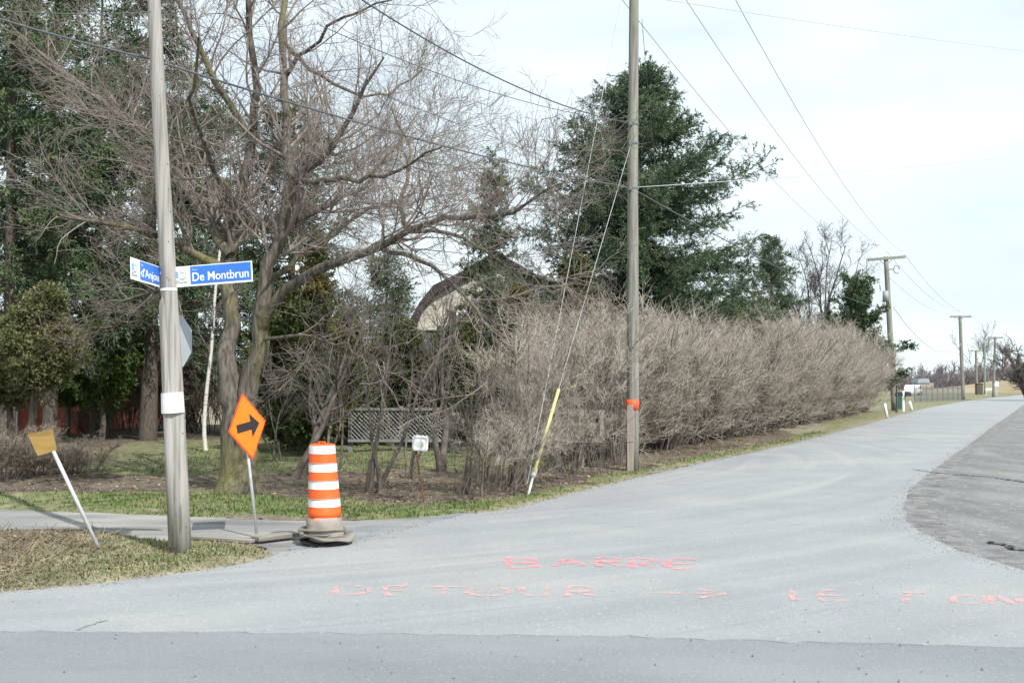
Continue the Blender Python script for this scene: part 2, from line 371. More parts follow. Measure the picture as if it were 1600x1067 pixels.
# darker broken rim of old asphalt along the lot side
rim_in = wpoly([(1600, 632), (1560, 660), (1520, 690), (1490, 710), (1450, 740), (1420, 765), (1411, 790), (1416, 812), (1440, 833), (1500, 861), (1600, 890), (1700, 914)])
rim_out = wpoly([(1608, 634), (1571, 663), (1537, 690), (1507, 713), (1475, 742), (1459, 765), (1447, 790), (1462, 806), (1482, 822), (1540, 850), (1640, 880), (1740, 904)])
sheet('road_rim', jitter([(x - .25, y - .1) for x, y in rim_in] + rim_out[::-1], .07, .12, 9), -.006, m_edge)
drive_poly = wpoly([(-400, 800), (-150, 795), (0, 795), (150, 799), (300, 806), (420, 811), (520, 812), (620, 809), (740, 800), (760, 815), (700, 830), (600, 850), (520, 866), (440, 872), (400, 850), (330, 843), (250, 843), (180, 832), (120, 826), (40, 826), (-60, 830), (-400, 850)])
sheet('driveway', jitter(drive_poly, .05, .2, 5), -.009, m_gravel)
apron = wpoly([(455, 862), (470, 845), (560, 822), (640, 812), (735, 800), (760, 803), (700, 826), (600, 850), (520, 866), (460, 874)])
sheet('driveway_apron', jitter(apron, .04, .15, 6), -.0045, m_apron)
def ribbon(name, pts, wdt, z, m, seed=1, wob=.03):
    P = catmull([(*p, 0) for p in pts], max(8, len(pts) * 8)); r = np.random.default_rng(seed)
    P[:, :2] += r.normal(size=(len(P), 2)) * wob
    d = unit(np.gradient(P, axis=0)); nn = np.stack([-d[:, 1], d[:, 0], 0 * d[:, 0]], 1)
    ww = wdt * r.uniform(.5, 1.3, len(P))[:, None]; ww[0] *= .2; ww[-1] *= .2
    V = np.concatenate([P + nn * ww, P - nn * ww]); V[:, 2] = z; n = len(P)
    F = np.array([[i, i + 1, n + i + 1, n + i] for i in range(n - 1)])[:, ::-1]
    o = npobj(name, [(V, F)], m); o['kind'] = 'structure'; return o
m_crack = mat('crack_dark', [(.09, .09, .09), (.14, .14, .14)], 9, rough=1)
ribbon('road_crack', wpoly([(1425, 733), (1470, 739), (1520, 742), (1560, 746), (1600, 752), (1660, 760)]), .035, .003, m_crack)
ribbon('road_crack', wpoly([(1540, 846), (1570, 850), (1585, 857), (1605, 858)]), .03, .003, m_crack, 2)
ribbon('road_crack', wpoly([(120, 985), (145, 975), (168, 969)]), .007, .003, mat('seam', [(.23, .24, .25)]), 4, .01)

def pip(px, py, poly):
    ins = np.zeros(px.shape, bool); n = len(poly)
    for i in range(n):
        x1, y1 = poly[i]; x2, y2 = poly[(i + 1) % n]
        if y1 == y2: continue
        c = ((y1 > py) != (y2 > py)) & (px < (x2 - x1) * (py - y1) / (y2 - y1) + x1); ins ^= c
    return ins
def pdist(px, py, poly):
    D = np.full(px.shape, 1e9); n = len(poly)
    for i in range(n):
        x1, y1 = poly[i]; x2, y2 = poly[(i + 1) % n]; dx, dy = x2 - x1, y2 - y1
        t = np.clip(((px - x1) * dx + (py - y1) * dy) / max(dx * dx + dy * dy, 1e-9), 0, 1)
        D = np.minimum(D, (px - x1 - t * dx) ** 2 + (py - y1 - t * dy) ** 2)
    return np.sqrt(D)
lr_c = [(-80, 10.5), (-12, 8.45)] + wpoly([(0, 925)]) + wpoly(left_edge) + wpoly(right_edge[:-1]) + [(12, 7.7), (80, 7.0)] + [(80, -20), (-80, -20)]
mound_poly = wpoly([(-300, 850), (-60, 830), (40, 827), (120, 830), (180, 838), (250, 850), (330, 853), (400, 858), (440, 864), (380, 880), (300, 893), (150, 910), (0, 925), (-300, 950)])
def gheight(x, y):
    x = np.asarray(x, float); y = np.asarray(y, float)
    inl = pip(x, y, lr_c); ind = pip(x, y, drive_poly); ino = pip(x, y, lot_poly)
    paved = inl | ind | ino
    d = np.minimum(np.minimum(pdist(x, y, lr_c), pdist(x, y, drive_poly)), pdist(x, y, lot_poly))
    n = (vnoise(x, y, 1.3, 1) - .5) * .05 + (vnoise(x, y, 5, 2) - .5) * .025 + (vnoise(x, y, 14, 3) - .5) * .014
    h = np.where(paved, -.05 - 0 * d, np.minimum(-.012 + d * .16, .03) + n * np.clip(d * 3, .25, 1))
    m = pip(x, y, mound_poly); md = pdist(x, y, mound_poly)
    h = h + np.where(m, np.clip(md * .06, 0, .02) * (1.1 - .5 * vnoise(x, y, .8, 7)), 0)
    return h
def axis(a, b, st, far, gr):
    c = list(np.arange(a, b, st)); s = st; v = c[-1]
    while v < far[1]: s *= gr; v += s; c.append(v)
    s = st; v = a; pre = []
    while v > far[0]: s *= gr; v -= s; pre.append(v)
    return np.array(pre[::-1] + c)
gx = axis(-8, 6.5, .07, (-900, 900), 1.06); gy = axis(7.6, 20, .07, (-60, 1500), 1.05)
X, Y = np.meshgrid(gx, gy); xs = X.ravel(); ys = Y.ravel()
H = gheight(xs, ys)
nx, ny = len(gx), len(gy)
ii, jj = np.meshgrid(np.arange(nx - 1), np.arange(ny - 1)); a0 = (jj * nx + ii).ravel()
GF = np.stack([a0, a0 + 1, a0 + nx + 1, a0 + nx], 1)
gm = npmesh('ground', [(np.stack([xs, ys, H], 1), GF)])
# kind mask: R grass, G dirt
verge = wpoly([(-300, 770), (0, 772), (200, 772), (420, 776), (560, 784), (700, 790), (760, 786), (830, 772), (900, 755), (960, 742), (1020, 730), (1100, 713), (1200, 694), (1300, 668), (1390, 645), (1440, 628), (1500, 618), (1600, 610), (1700, 606), (1700, 614), (1600, 618), (1520, 626), (1400, 652), (1250, 692), (1100, 724), (1000, 747), (850, 785), (760, 803), (620, 812), (300, 808), (0, 798), (-300, 798)])
lawn = wpoly([(130, 745), (150, 705), (230, 690), (330, 688), (900, 690), (900, 735), (640, 735), (330, 745)])
lawn2 = wpoly([(-100, 760), (0, 755), (60, 760), (60, 772), (-100, 772)])
def kinds(x, y):
    jx = x + (vnoise(x, y, 1.5, 21) - .5) * .7; jy = y + (vnoise(x, y, 1.5, 22) - .5) * .7
    gr = np.zeros(len(x)); vn = vnoise(x, y, 2.2, 31) * .6 + vnoise(x, y, 7, 32) * .4
    inv = pip(jx, jy, verge); gr = np.where(inv, .45 + .75 * vn, gr)
    inl = pip(jx, jy, lawn); gr = np.where(inl, .25 + .75 * vn, gr)
    inm = pip(x, y, mound_poly); mx_ = np.clip((x + 4.7) / 1.5, 0, 1)
    gr = np.where(inm, (.02 + .7 * mx_) * (.4 + vn), gr)
    gr = np.where((y > 32) & (x > 12), .45 * vn + .3, gr)
    de = pdist(x, y, lr_c); gr = gr * np.clip((de - .05) * 4 + .2 * vn, 0, 1)
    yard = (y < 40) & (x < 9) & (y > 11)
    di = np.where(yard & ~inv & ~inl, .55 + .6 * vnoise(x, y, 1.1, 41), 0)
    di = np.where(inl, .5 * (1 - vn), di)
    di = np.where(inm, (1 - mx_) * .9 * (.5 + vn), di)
    return np.clip(gr, 0, 1), np.clip(di, 0, 1)
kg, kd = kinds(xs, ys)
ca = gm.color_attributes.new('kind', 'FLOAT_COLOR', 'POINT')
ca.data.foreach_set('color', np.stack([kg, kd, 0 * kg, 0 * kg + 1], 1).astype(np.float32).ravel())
def ground_extra(t, src, ma):
    n = t.nodes; l = t.links
    at_ = n.new('ShaderNodeAttribute'); at_.attribute_name = 'kind'; se = n.new('ShaderNodeSeparateColor'); l.new(at_.outputs['Color'], se.inputs[0])
    def ramp(scale, cols, detail=6):
        no = n.new('ShaderNodeTexNoise'); no.inputs['Scale'].default_value = scale; no.inputs['Detail'].default_value = detail; l.new(ma.outputs[0], no.inputs['Vector'])
        r = n.new('ShaderNodeValToRGB'); l.new(no.outputs['Fac'], r.inputs[0]); e = r.color_ramp.elements
        e[0].position = .35; e[0].color = (*cols[0], 1); e[1].position = .65; e[1].color = (*cols[-1], 1)
        if len(cols) > 2: q = e.new(.5); q.color = (*cols[1], 1)
        return r.outputs[0]
    def mix(a, b, f):
        m = n.new('ShaderNodeMix'); m.data_type = 'RGBA'; l.new(f, m.inputs['Factor']); l.new(a, m.inputs['A']); l.new(b, m.inputs['B']); return m.outputs['Result']
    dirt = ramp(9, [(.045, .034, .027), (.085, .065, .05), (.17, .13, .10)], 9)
    grass = ramp(6, [(.07, .10, .035), (.125, .15, .055), (.24, .22, .12)], 9)
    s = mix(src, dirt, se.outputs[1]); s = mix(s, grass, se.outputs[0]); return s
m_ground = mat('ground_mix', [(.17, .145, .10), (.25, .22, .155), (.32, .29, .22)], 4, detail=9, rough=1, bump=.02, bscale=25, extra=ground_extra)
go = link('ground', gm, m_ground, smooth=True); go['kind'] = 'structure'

# grass blades and leaf litter (uncountable)
def scatter(n, x0, x1, y0, y1, dens):
    x = RNG.uniform(x0, x1, n); y = y0 + (y1 - y0) * RNG.uniform(0, 1, n) ** 1.3
    kg_, kd_ = kinds(x, y); k = RNG.uniform(0, 1, n) < dens(kg_, kd_)
    x, y = x[k], y[k]; h = gheight(x, y); k = h > -.02
    return np.stack([x[k], y[k], h[k] - .004], 1)
pts = scatter(170000, -8, 16, 8.3, 34, lambda a, b: a * .95)
pts = np.concatenate([pts, scatter(60000, -6, 3.2, 8.3, 15, lambda a, b: a * .9)])
n = len(pts); az = RNG.uniform(0, 2 * np.pi, n); ln = RNG.uniform(.015, .055, n) * (1 + pts[:, 1] * .01)
d = unit(np.stack([np.cos(az) * .6, np.sin(az) * .6, RNG.uniform(.5, 1.3, n)], 1)); s = np.stack([-np.sin(az), np.cos(az), 0 * az], 1) * (.004 + pts[:, 1:2] * .00035)
V = np.stack([pts - s, pts + s, pts + d * ln[:, None]], 1).reshape(-1, 3)
npobj('grass', [(V, np.arange(len(V)).reshape(-1, 3))], m_grass)
tag(bpy.data.objects['grass'], 'short patchy spring grass along the road verge', 'grass', kind='stuff')
pts = scatter(60000, -9, 10, 8.6, 30, lambda a, b: b * .5)
pts = pts[RNG.uniform(0, 1, len(pts)) < .6]; n = len(pts)
def quads(pts, size):
    n = len(pts); a = unit(RNG.normal(size=(n, 3)) * [1, 1, .35]); b = unit(np.cross(a, RNG.normal(size=(n, 3)) * [.4, .4, 1])); s = size * RNG.uniform(.5, 1.3, n)[:, None]
    V = np.stack([pts - a * s, pts - b * s * .6, pts + a * s, pts + b * s * .6], 1); V[:, :, 2] += .012
    return V.reshape(-1, 3), np.arange(n * 4).reshape(-1, 4)
npobj('leaf_litter', [quads(pts, .03)], m_dirt)
tag(bpy.data.objects['leaf_litter'], 'brown dead leaves scattered under the trees', 'leaves', kind='stuff')
pts = scatter(150000, -8, 14, 8.3, 30, lambda a, b: .5)
pts = pts[pdist(pts[:, 0], pts[:, 1], lr_c) < 3.2]; pts = np.concatenate([pts, scatter(50000, -6.6, -1.8, 7.8, 11, lambda a, b: .3 + .6 * a)])
n = len(pts); az = RNG.uniform(0, 2 * np.pi, n); ln = RNG.uniform(.02, .06, n)
d = unit(np.stack([np.cos(az), np.sin(az), RNG.uniform(.1, .8, n)], 1)); s = np.stack([-np.sin(az), np.cos(az), 0 * az], 1) * (.003 + pts[:, 1:2] * .0003)
V = np.stack([pts - s, pts + s, pts + d * ln[:, None]], 1).reshape(-1, 3); V[:, 2] += .003
o = npobj('dry_grass', [(V, np.arange(len(V)).reshape(-1, 3))], m_drygrass); tag(o, 'dry straw-coloured grass blades mixed into the verge', 'dry grass', kind='stuff')
dx = RNG.uniform(-6.4, -4.1, 1500); dy = RNG.uniform(8.5, 10.6, 1500); hz = gheight(dx, dy); k = hz > 0
P0 = np.stack([dx, dy, hz], 1)[k]; D = RNG.normal(size=P0.shape) * [1, 1, .25] + [0, 0, .1]
PT = march(P0, D, RNG.uniform(.1, .4, len(P0)), 3, .2)
o = npobj('dead_stalks', [tubes(PT, np.full(PT.shape[:2], .003), 3)], m_drygrass); tag(o, 'dry stalks and dead weeds lying on the near grass mound', 'dead weeds', kind='stuff')

# ------------------------------------------------------------------ utility poles
def pole(name, base, top, r0, r1, m, label, cat='utility pole', group=None):
    root = empty(name, base, label, cat, group)
    bm = bmesh.new(); v = Vector(top) - Vector(base)
    pts = [v * t - Vector((0, 0, .1)) * (t == 0) + Vector((math.sin(t * 9) * .006, 0, 0)) for t in np.linspace(0, 1, 12)]
    tube(bm, pts, [r0 + (r1 - r0) * t for t in np.linspace(0, 1, 12)], 20)
    bmobj('shaft', bm, m, root, True)
    return root, v
B1 = g(285, 872); B1 = Vector((B1.x, B1.y, .0)); T1 = at(241, 0, B1.y - .1); T1 = B1 + (T1 - B1) * 1.55
P1, v1 = pole('utility_pole', B1, T1, .090, .043, m_wood, 'pale leaning wooden pole on the grass corner carrying the blue street signs')
def on1(z, dx=0, dy=0):  # point on pole axis at height z, local to P1
    t = (z - B1.z) / v1.z; return v1 * t + Vector((dx, dy, 0))
zz = at(262, 455, B1.y).z
bm = bmesh.new()
pts = [on1(z, -.045, -.05 + .018 * z / zz) for z in (.12, 1, 2, zz - .15)] + [on1(zz, -.02, -.03)]
tube(bm, pts, [.062, .056, .05, .045, .02], 12); bmobj('cable_guard', bm, m_wood, P1, True)
for z, r in ((at(257, 428, B1.y).z, .074), (zz + .01, .078)): bm = bmesh.new(); tube(bm, [on1(z - .011), on1(z + .011)], r, 20); bmobj('strap', bm, m_white, P1)
zb = at(270, 629, B1.y).z
bm = bmesh.new(); tube(bm, [on1(zb - .095, -.012, -.02), on1(zb + .095, -.012, -.02)], [.106, .101], 32); o = bmobj('metal_band', bm, m_paint, P1); o['label'] = 'white metal sheet wrapped round the pole'
bm = bmesh.new()
r_ = random.Random(5)
bm.free()
for i in range(22):
    z = r_.uniform(.3, 4.6); a = r_.uniform(-2.7, -.4); rr = .098 - .010 * z
    c = on1(z, math.cos(a) * rr, math.sin(a) * rr); bm = bmesh.new(); tube(bm, [c, c + Vector((math.cos(a), math.sin(a), 0)) * .010], .0055, 6); bmobj('nail', bm, m_iron, P1)

def text_mesh(txt, size, font_scale_x=1., bold=.0, thick=.001):
    cu = bpy.data.curves.new('t', 'FONT'); cu.body = txt; cu.size = size; cu.extrude = thick; cu.offset = bold
    o = bpy.data.objects.new('t', cu); COL.objects.link(o); bpy.context.view_layer.update()
    dg = bpy.context.evaluated_depsgraph_get(); me = bpy.data.meshes.new_from_object(o.evaluated_get(dg)); bpy.data.objects.remove(o)
    return me
def text_obj(name, txt, parent, x0, z0, width, height, y, m, bold=0.):
    """text fitted to width x height in the parent's local xz plane, facing -y"""
    me = text_mesh(txt, 1, bold=bold)
    n = len(me.vertices); co = np.zeros(n * 3); me.vertices.foreach_get('co', co); co = co.reshape(-1, 3)
    mn = co.min(0); mxx = co.max(0); sx = width / (mxx[0] - mn[0]); sy = height / (mxx[1] - mn[1])
    V = np.stack([x0 + (co[:, 0] - mn[0]) * sx, y - co[:, 2] * 1., z0 + (co[:, 1] - mn[1]) * sy], 1)
    V[:, 1] = y - (co[:, 2] - mn[2]) * .8
    me.vertices.foreach_set('co', V.astype(np.float32).ravel()); me.update(); me.name = name
    me.materials.clear()
    return link(name, me, m, parent)
def street_sign(loc, xdir, updir, name1, name2, label, Ls=.74, Hs=.19, logo_w=.165, cable=None, dark=False):
    root = empty('street_sign', (0, 0, 0), label, 'street sign')
    x = xdir.normalized(); z = (updir - x * updir.dot(x)).normalized(); y = z.cross(x)
    root.matrix_world = Matrix.Translation(loc) @ Matrix((x, y, z)).transposed().to_4x4()
    bm = bmesh.new(); box(bm, (Ls / 2, .004, Hs / 2), (Ls, .006, Hs), bev=.002); bmobj('panel', bm, m_white, root)
    bm = bmesh.new(); box(bm, ((logo_w + Ls - .012) / 2, 0, Hs / 2 + .006), (Ls - .012 - logo_w, .003, Hs - .028)); bmobj('blue_field', bm, m_blue, root)
    lw = Ls - .012 - logo_w
    text_obj('lettering', name2, root, logo_w + lw * .035, Hs * .23 if 'j' not in name2 else Hs * .13, lw * .925, Hs * (.42 if 'j' not in name2 else .52), -.002, m_letters, .006)
    text_obj('lettering', name1, root, logo_w + lw * .035, Hs * .735, (.05 if name1 == 'Rue' else .09), Hs * .12, -.002, mat('letter_pale', [(.35, .6, .95)], rough=.5))
    # town emblem: blue flower over grey interlaced curls, name beneath
    bm = bmesh.new()
    for cx, cz, rr in ((.034, .135, .010), (.034, .104, .010)):
        tube(bm, [(cx - .016, -.0005, cz - .008), (cx, -.0005, cz + .012), (cx + .016, -.0005, cz - .008)], .0045, 6)
        tube(bm, [(cx - .010, -.0005, cz - .011), (cx + .010, -.0005, cz - .011)], .004, 6)
    bmobj('emblem', bm, m_logo_blue, root)
    bm = bmesh.new()
    def arc(cx, cz, r, a0, a1, w=.0022, k=12, ex=1.):
        tube(bm, [(cx + r * ex * math.cos(R(a0 + (a1 - a0) * i / k)), -.0005, cz + r * math.sin(R(a0 + (a1 - a0) * i / k))) for i in range(k + 1)], w, 5)
    arc(.040, .088, .030, 180, 330); arc(.092, .098, .030, 200, 390); arc(.092, .096, .020, 150, 360); arc(.085, .125, .014, 20, 200); arc(.112, .128, .012, -60, 170)
    arc(.045, .075, .018, 190, 350)
    bmobj('emblem', bm, m_logo_grey, root)
    text_obj('lettering', 'Boucherville', root, .018, .036, .118, .019, -.0005, m_logo_grey, .01)
    bm = bmesh.new(); bx = -.02 if not dark else Ls + .02
    bm.free()
    for hz in (.05, .13): bm = bmesh.new(); box(bm, (bx, .004, hz), (.05, .02, .02), bev=.003); bmobj('bracket', bm, m_galv, root)
    return root
YS = B1.y - .05
pa = at(272, 449.5, YS); pb = at(395, 440, YS - .12); up_ = at(272, 418, YS) - pa
xd = pb - pa
street_sign(pa, xd, Vector((-.045, 0, 1)), 'Rue', 'De Montbrun', 'blue and white street name sign reading De Montbrun, right side of the leaning pole', Ls=xd.length, Hs=up_.length * 1.02, logo_w=.17)
qb = at(250, 449, YS - .02); qa = at(205, 436, YS - .68)
street_sign(qa, qb - qa, Vector((-.04, 0, 1)), 'Rue', "d'Anjou", "blue and white street name sign reading d'Anjou, turned sideways on the left of the pole", Ls=(qb - qa).length, Hs=.196, logo_w=.2, dark=True)
# stop sign seen from behind
so = empty('stop_sign', at(273, 533, B1.y + .12), 'grey back of an octagonal stop sign fixed behind the leaning pole', 'stop sign')
so.rotation_euler = (0, R(-3), R(73))
oc = [(.27 * math.cos(R(22.5 + 45 * i)), .27 * math.sin(R(22.5 + 45 * i))) for i in range(8)]
bm = bmesh.new(); poly_prism(bm, oc, .003, Matrix.Translation((0.03, 0, 0))); bmobj('plate', bm, mat('sheet_grey', [(.40, .43, .46)], rough=.5, metal=.2), so)
bm = bmesh.new(); poly_prism(bm, [(a * .98, b * .98) for a, b in oc], .001, Matrix.Translation((0.03, .004, 0))); bmobj('face', bm, mat('stop_red', [(.5, .02, .02)], rough=.5), so)
bm = bmesh.new(); box(bm, (-.12, -.012, 0), (.03, .015, .5)); bmobj('bracket', bm, m_galv, so)

# centre pole
B2 = g(988, 737); B2 = Vector((B2.x, B2.y, 0)); T2 = at(990, 0, B2.y); T2 = B2 + (T2 - B2) * (10.4 / (T2 - B2).z)
P2, v2 = pole('utility_pole', B2, T2, .118, .085, m_wood2, 'tall straight grey wooden pole at the road edge with red tape and plank cover')
zt = at(990, 630, B2.y).z
bm = bmesh.new(); c0 = Vector((-.05, -.105, 0))
box(bm, c0 + Vector((0, 0, zt / 2 - .05)), (.12, .045, zt + .05), bev=.006)
box(bm, c0 + Vector((0, -.01, zt * .45)), (.13, .045, .02)); bmobj('plank_cover', bm, m_plank, P2)
bm = bmesh.new()
tube(bm, [v2 * ((zt - .12) / v2.z), v2 * ((zt + .07) / v2.z)], .122, 24)
# keep only the right/front side of the wrap
for f in [f for f in bm.faces if f.calc_center_median().x < -.02 and f.calc_center_median().z > zt - .2 and len(f.verts) == 4 and f.calc_center_median().z < zt - .3]: bm.faces.remove(f)
bmobj('tape_wrap', bm, m_tape, P2, True)
for py in (295, 195, 225): 
    bm = bmesh.new(); z = at(990, py, B2.y).z; tube(bm, [v2 * ((z - .015) / v2.z), v2 * ((z + .015) / v2.z)], .108, 18)
    box(bm, v2 * (z / v2.z) + Vector((-.06, -.1, .0)), (.06, .06, .09)); bmobj('bracket', bm, m_iron, P2)
z = 9.9; rd = Vector((10.9, 22.1, 0)).normalized(); rp_ = Vector((rd.y, -rd.x, 0))
def crossarm(root, v, z, half, rdir=rp_, tilt=0, r=.05, m=m_wood2, br=True):
    c = v * (z / v.z); bm = bmesh.new(); a = rdir * half + Vector((0, 0, tilt))
    q = Matrix((rdir, Vector((0, 0, 1)).cross(rdir), Vector((0, 0, 1)))).transposed()
    box(bm, c - Vector((rdir.y, -rdir.x, 0)) * (r + .06) * -1, (half * 2, r * 1.8, r * 2.2), rot=q @ Matrix.Rotation(-math.atan2(tilt, half), 3, 'Y'))
    bmobj('crossarm', bm, m, root)
    for s in (-.95, 0, .95):
        bm = bmesh.new(); p = c + a * s + Vector((0, 0, r + (.25 if s == 0 else 0))); tube(bm, [p, p + Vector((0, 0, .10)), p + Vector((0, 0, .16)), p + Vector((0, 0, .2))], [.02, .045, .045, .02], 8)
        bmobj('insulator', bm, m_white, root)
    if br:
        bm = bmesh.new()
        for s in (-.4, .4): tube(bm, [c + a * s, c - Vector((0, 0, .45))], .015, 5)
        bmobj('brace', bm, m_iron, root)
    return [root.location + c + a * s + Vector((0, 0, r + .2 + (.25 if s == 0 else 0))) for s in (-.95, 0, .95)]
A2 = crossarm(P2, v2, 9.95, 1.2)
# pole by the hedge end
Y3 = 60.
T3 = at(1384, 401, Y3); B3 = at(1398, 640, Y3); B3.z = 0
P3, v3 = pole('utility_pole', B3, T3, .19, .13, m_wood2, 'leaning wooden pole with crossarm and transformer rising behind the end of the hedge')
A3 = crossarm(P3, v3, T3.z - .12, 1.1, Vector((1, 0, 0)), .09, .07)
bm = bmesh.new(); z = at(1386, 463, Y3).z; tube(bm, [v3 * (z / v3.z) + Vector((-.2, -.15, -.33)), v3 * (z / v3.z) + Vector((-.2, -.15, .3))], .17, 14)
bmobj('transformer', bm, mat('transformer_grey', [(.33, .35, .37)], rough=.5), P3, True)
c = v3 * (z / v3.z) + Vector((-.2, -.15, .3))
for s in (-.3, .1): bm = bmesh.new(); tube(bm, [c + Vector((s, 0, 0)), c + Vector((s - .03, 0, .35))], .03, 6); bmobj('bushing', bm, m_iron, P3)
bm = bmesh.new(); z = at(1400, 422, Y3).z; c = v3 * (z / v3.z)
tube(bm, [c, c + Vector((.35, -.1, .05))], .03, 6)
tube(bm, [c + Vector((.55 + .17 * math.cos(i * .7), -.1, .02 + .24 * math.sin(i * .7))) for i in range(9)], .025, 6); bmobj('cable_loop', bm, m_iron, P3)
# far poles
def farpole(pxt, pyt, pxb, pyb, Yd, r, arm, label, m=m_wood2):
    T = at(pxt, pyt, Yd); B = at(pxb, pyb, Yd); B.z = 0
    p, v = pole('utility_pole', B, T, r * 1.15, r, m, label)
    A = crossarm(p, v, v.z - .12, arm, Vector((1, 0, 0)), .0, .07) if arm else None
    return p, A
P4, A4 = farpole(1500, 493, 1505, 625, 98, .15, 1.0, 'distant wooden pole with crossarm beside the grey iron fence')
P5, A5 = farpole(1555, 526, 1552, 621, 120, .13, .85, 'distant wooden pole with crossarm next to the small white sign')
P6, A6 = farpole(1525, 547, 1526, 614, 155, .17, .85, 'farthest short pole with crossarm between the fence pole and the slim green pole')
P7, A7 = farpole(1538, 530, 1539, 615, 150, .13, 0, 'slim greenish pole without crossarm in the distance', mat('green_pole', [(.22, .30, .24)], rough=.8))

# ------------------------------------------------------------------ wires
def wire(A, B, sag, r, m, label, twist=False, n=24):
    A = Vector(A); B = Vector(B); bm = bmesh.new()
    pts = [A.lerp(B, t) - Vector((0, 0, sag * 4 * t * (1 - t))) for t in np.linspace(0, 1, n)]
    tube(bm, [p - A for p in pts], r, 5)
    o = bmobj('overhead_wire', bm, m, None, True); o.location = A; return tag(o, label, 'wire', 'overhead wires')
names3 = ('left', 'middle', 'right')
for i in range(3):
    wire(A2[i], A3[i], 1.0, .009, m_wirel, 'long %s conductor sloping from the top of the tall pole down to the transformer pole' % names3[i])
    wire(A3[i], A4[i], .8, .014, m_wirel, '%s conductor sagging from the transformer pole to the distant crossarm pole' % names3[i])
c290 = at(984, 293, B2.y - .1); c195 = at(984, 193, B2.y - .1)
wire(at(-60, 12, 8.6), at(232, 92, 9.9), .02, .011, m_wire, 'thick black cable left of the leaning pole')
wire(at(232, 92, 9.9), c290, .12, .012, m_wire, 'thick black cable running between the leaning pole and the tall pole')
wire(at(520, -30, 12.5), c195, .28, .011, m_wire, 'dark service cable dropping out of the top left to the tall pole, lower of two')
wire(at(500, 40, 12), c195 + Vector((0, 0, .03)), .2, .006, m_wire, 'thin wire just above the dark service cable, through the maple crown')
wire(at(258, 20, 9.6), at(984, 296, B2.y + .1), .0, .004, m_wire, 'faint thin wire descending through the maple crown below the cables')
wire(at(-40, 14, 8), at(236, 19, 9.5), .03, .005, m_wire, 'thin wire coming from the left edge near the top')
wire(at(992, 293, B2.y), at(1760, 222, 40), .15, .007, m_wirel, 'thin wire crossing the pale sky to the right edge, lower one')
wire(at(1000, -6, B2.y), at(1760, 98, 40), .1, .008, m_wirel, 'thin wire crossing high over the road to the right edge')
wire(c290, at(1382, 482, Y3), .35, .014, m_wire, 'cable passing in front of the big spruce to the transformer pole')
wire(at(1396, 480, Y3), at(1503, 536, 98), 1.6, .02, m_wirel, 'low slack cable between transformer pole and distant pole')
wire(at(1003, 30, B2.y - .1), at(1030, 300, 21), .3, .005, m_wire, 'thin lead hanging right of the tall pole in front of the spruce')
wire(A4[0], A5[0], .4, .012, m_wirel, 'faint left conductor between the two distant crossarm poles'); wire(A4[2], A5[2], .4, .012, m_wirel, 'faint right conductor between the two distant crossarm poles')
# guys
GA = g(823, 777)
def guy(topp, label, dx):
    r = empty('guy_wire', GA + Vector((dx, 0, 0)), label, 'guy wire'); v = topp - GA
    bm = bmesh.new(); tube(bm, [v * t for t in (.02, .3, .6, 1)], .0055, 5); bmobj('strand', bm, m_steel, r); return r, v
g1, gv = guy(at(986, 225, B2.y - .1), 'steel guy wire with yellow guard from the lower bracket of the tall pole', 0)
t0 = at(872, 608, GA.y + (B2.y - GA.y) * .32); s_ = gv * ((t0 - GA).z / gv.z)
bm = bmesh.new(); tube(bm, [gv * .055 + Vector((0, -.03, 0)), s_ + Vector((0, -.03, 0))], .026, 10); o = bmobj('guard', bm, m_yellow, g1, True); o['label'] = 'yellow plastic sleeve'
bm = bmesh.new(); tube(bm, [Vector((0, 0, -.05)), gv * .05], .02, 8); tube(bm, [gv * .045, gv * .065], .04, 8); bmobj('anchor_rod', bm, m_galv, g1, True)
guy(at(984, -60, B2.y), 'steeper bare steel guy wire running to the top of the tall pole', -.03)

# ------------------------------------------------------------------ diamond arrow sign + footing plank
Bs = g(401, 838); Bs.z = .03
ds = empty('arrow_sign', Bs, 'orange diamond sign with black right arrow on a thin galvanised post', 'road sign')
ct = at(382.5, 666.5, Bs.y) - Bs; postv = (at(387, 716, Bs.y) - Bs)
bm = bmesh.new(); tt = ct * 1.3; tube(bm, [Vector((0, 0, 0)), ct * 1.25], .017, 8); bmobj('post', bm, m_galv, ds, True)
xd = Vector((math.cos(R(72)), math.sin(R(72)), 0)) ; upd = Vector((-.12, 0, 1)); xd = (xd + Vector((0, 0, .12))).normalized()
zv = (upd - xd * upd.dot(xd)).normalized(); yv = zv.cross(xd)
sr = Matrix((xd, yv, zv)).transposed().to_4x4(); sr.translation = ct - yv * .035
hd = .37
def dia(h): return [(0, -h), (h, 0), (0, h), (-h, 0)]
def rdia(h, c=.03):
    out = []
    for (x, z) in dia(h):
        ux, uz = (x / h, z / h); px_, pz_ = -uz, ux
        for s in (-1, 0, 1): out.append((x - ux * c * (.35 if s == 0 else 1) + px_ * c * s * .9, z - uz * c * (.35 if s == 0 else 1) + pz_ * c * s * .9))
    return out
bm = bmesh.new(); poly_prism(bm, rdia(hd), .003, sr); bmobj('plate', bm, m_orange2, ds)
bm = bmesh.new(); poly_prism(bm, rdia(hd * .93), .002, sr @ Matrix.Translation((0, -.002, 0))); bmobj('face', bm, m_orange, ds)
ar = [(-.22, -.045), (.05, -.045), (.05, -.13), (.22, 0), (.05, .13), (.05, .045), (-.22, .045)]
bm = bmesh.new(); poly_prism(bm, ar, .002, sr @ Matrix.Translation((0.01, -.004, 0))); bmobj('arrow', bm, m_black, ds)
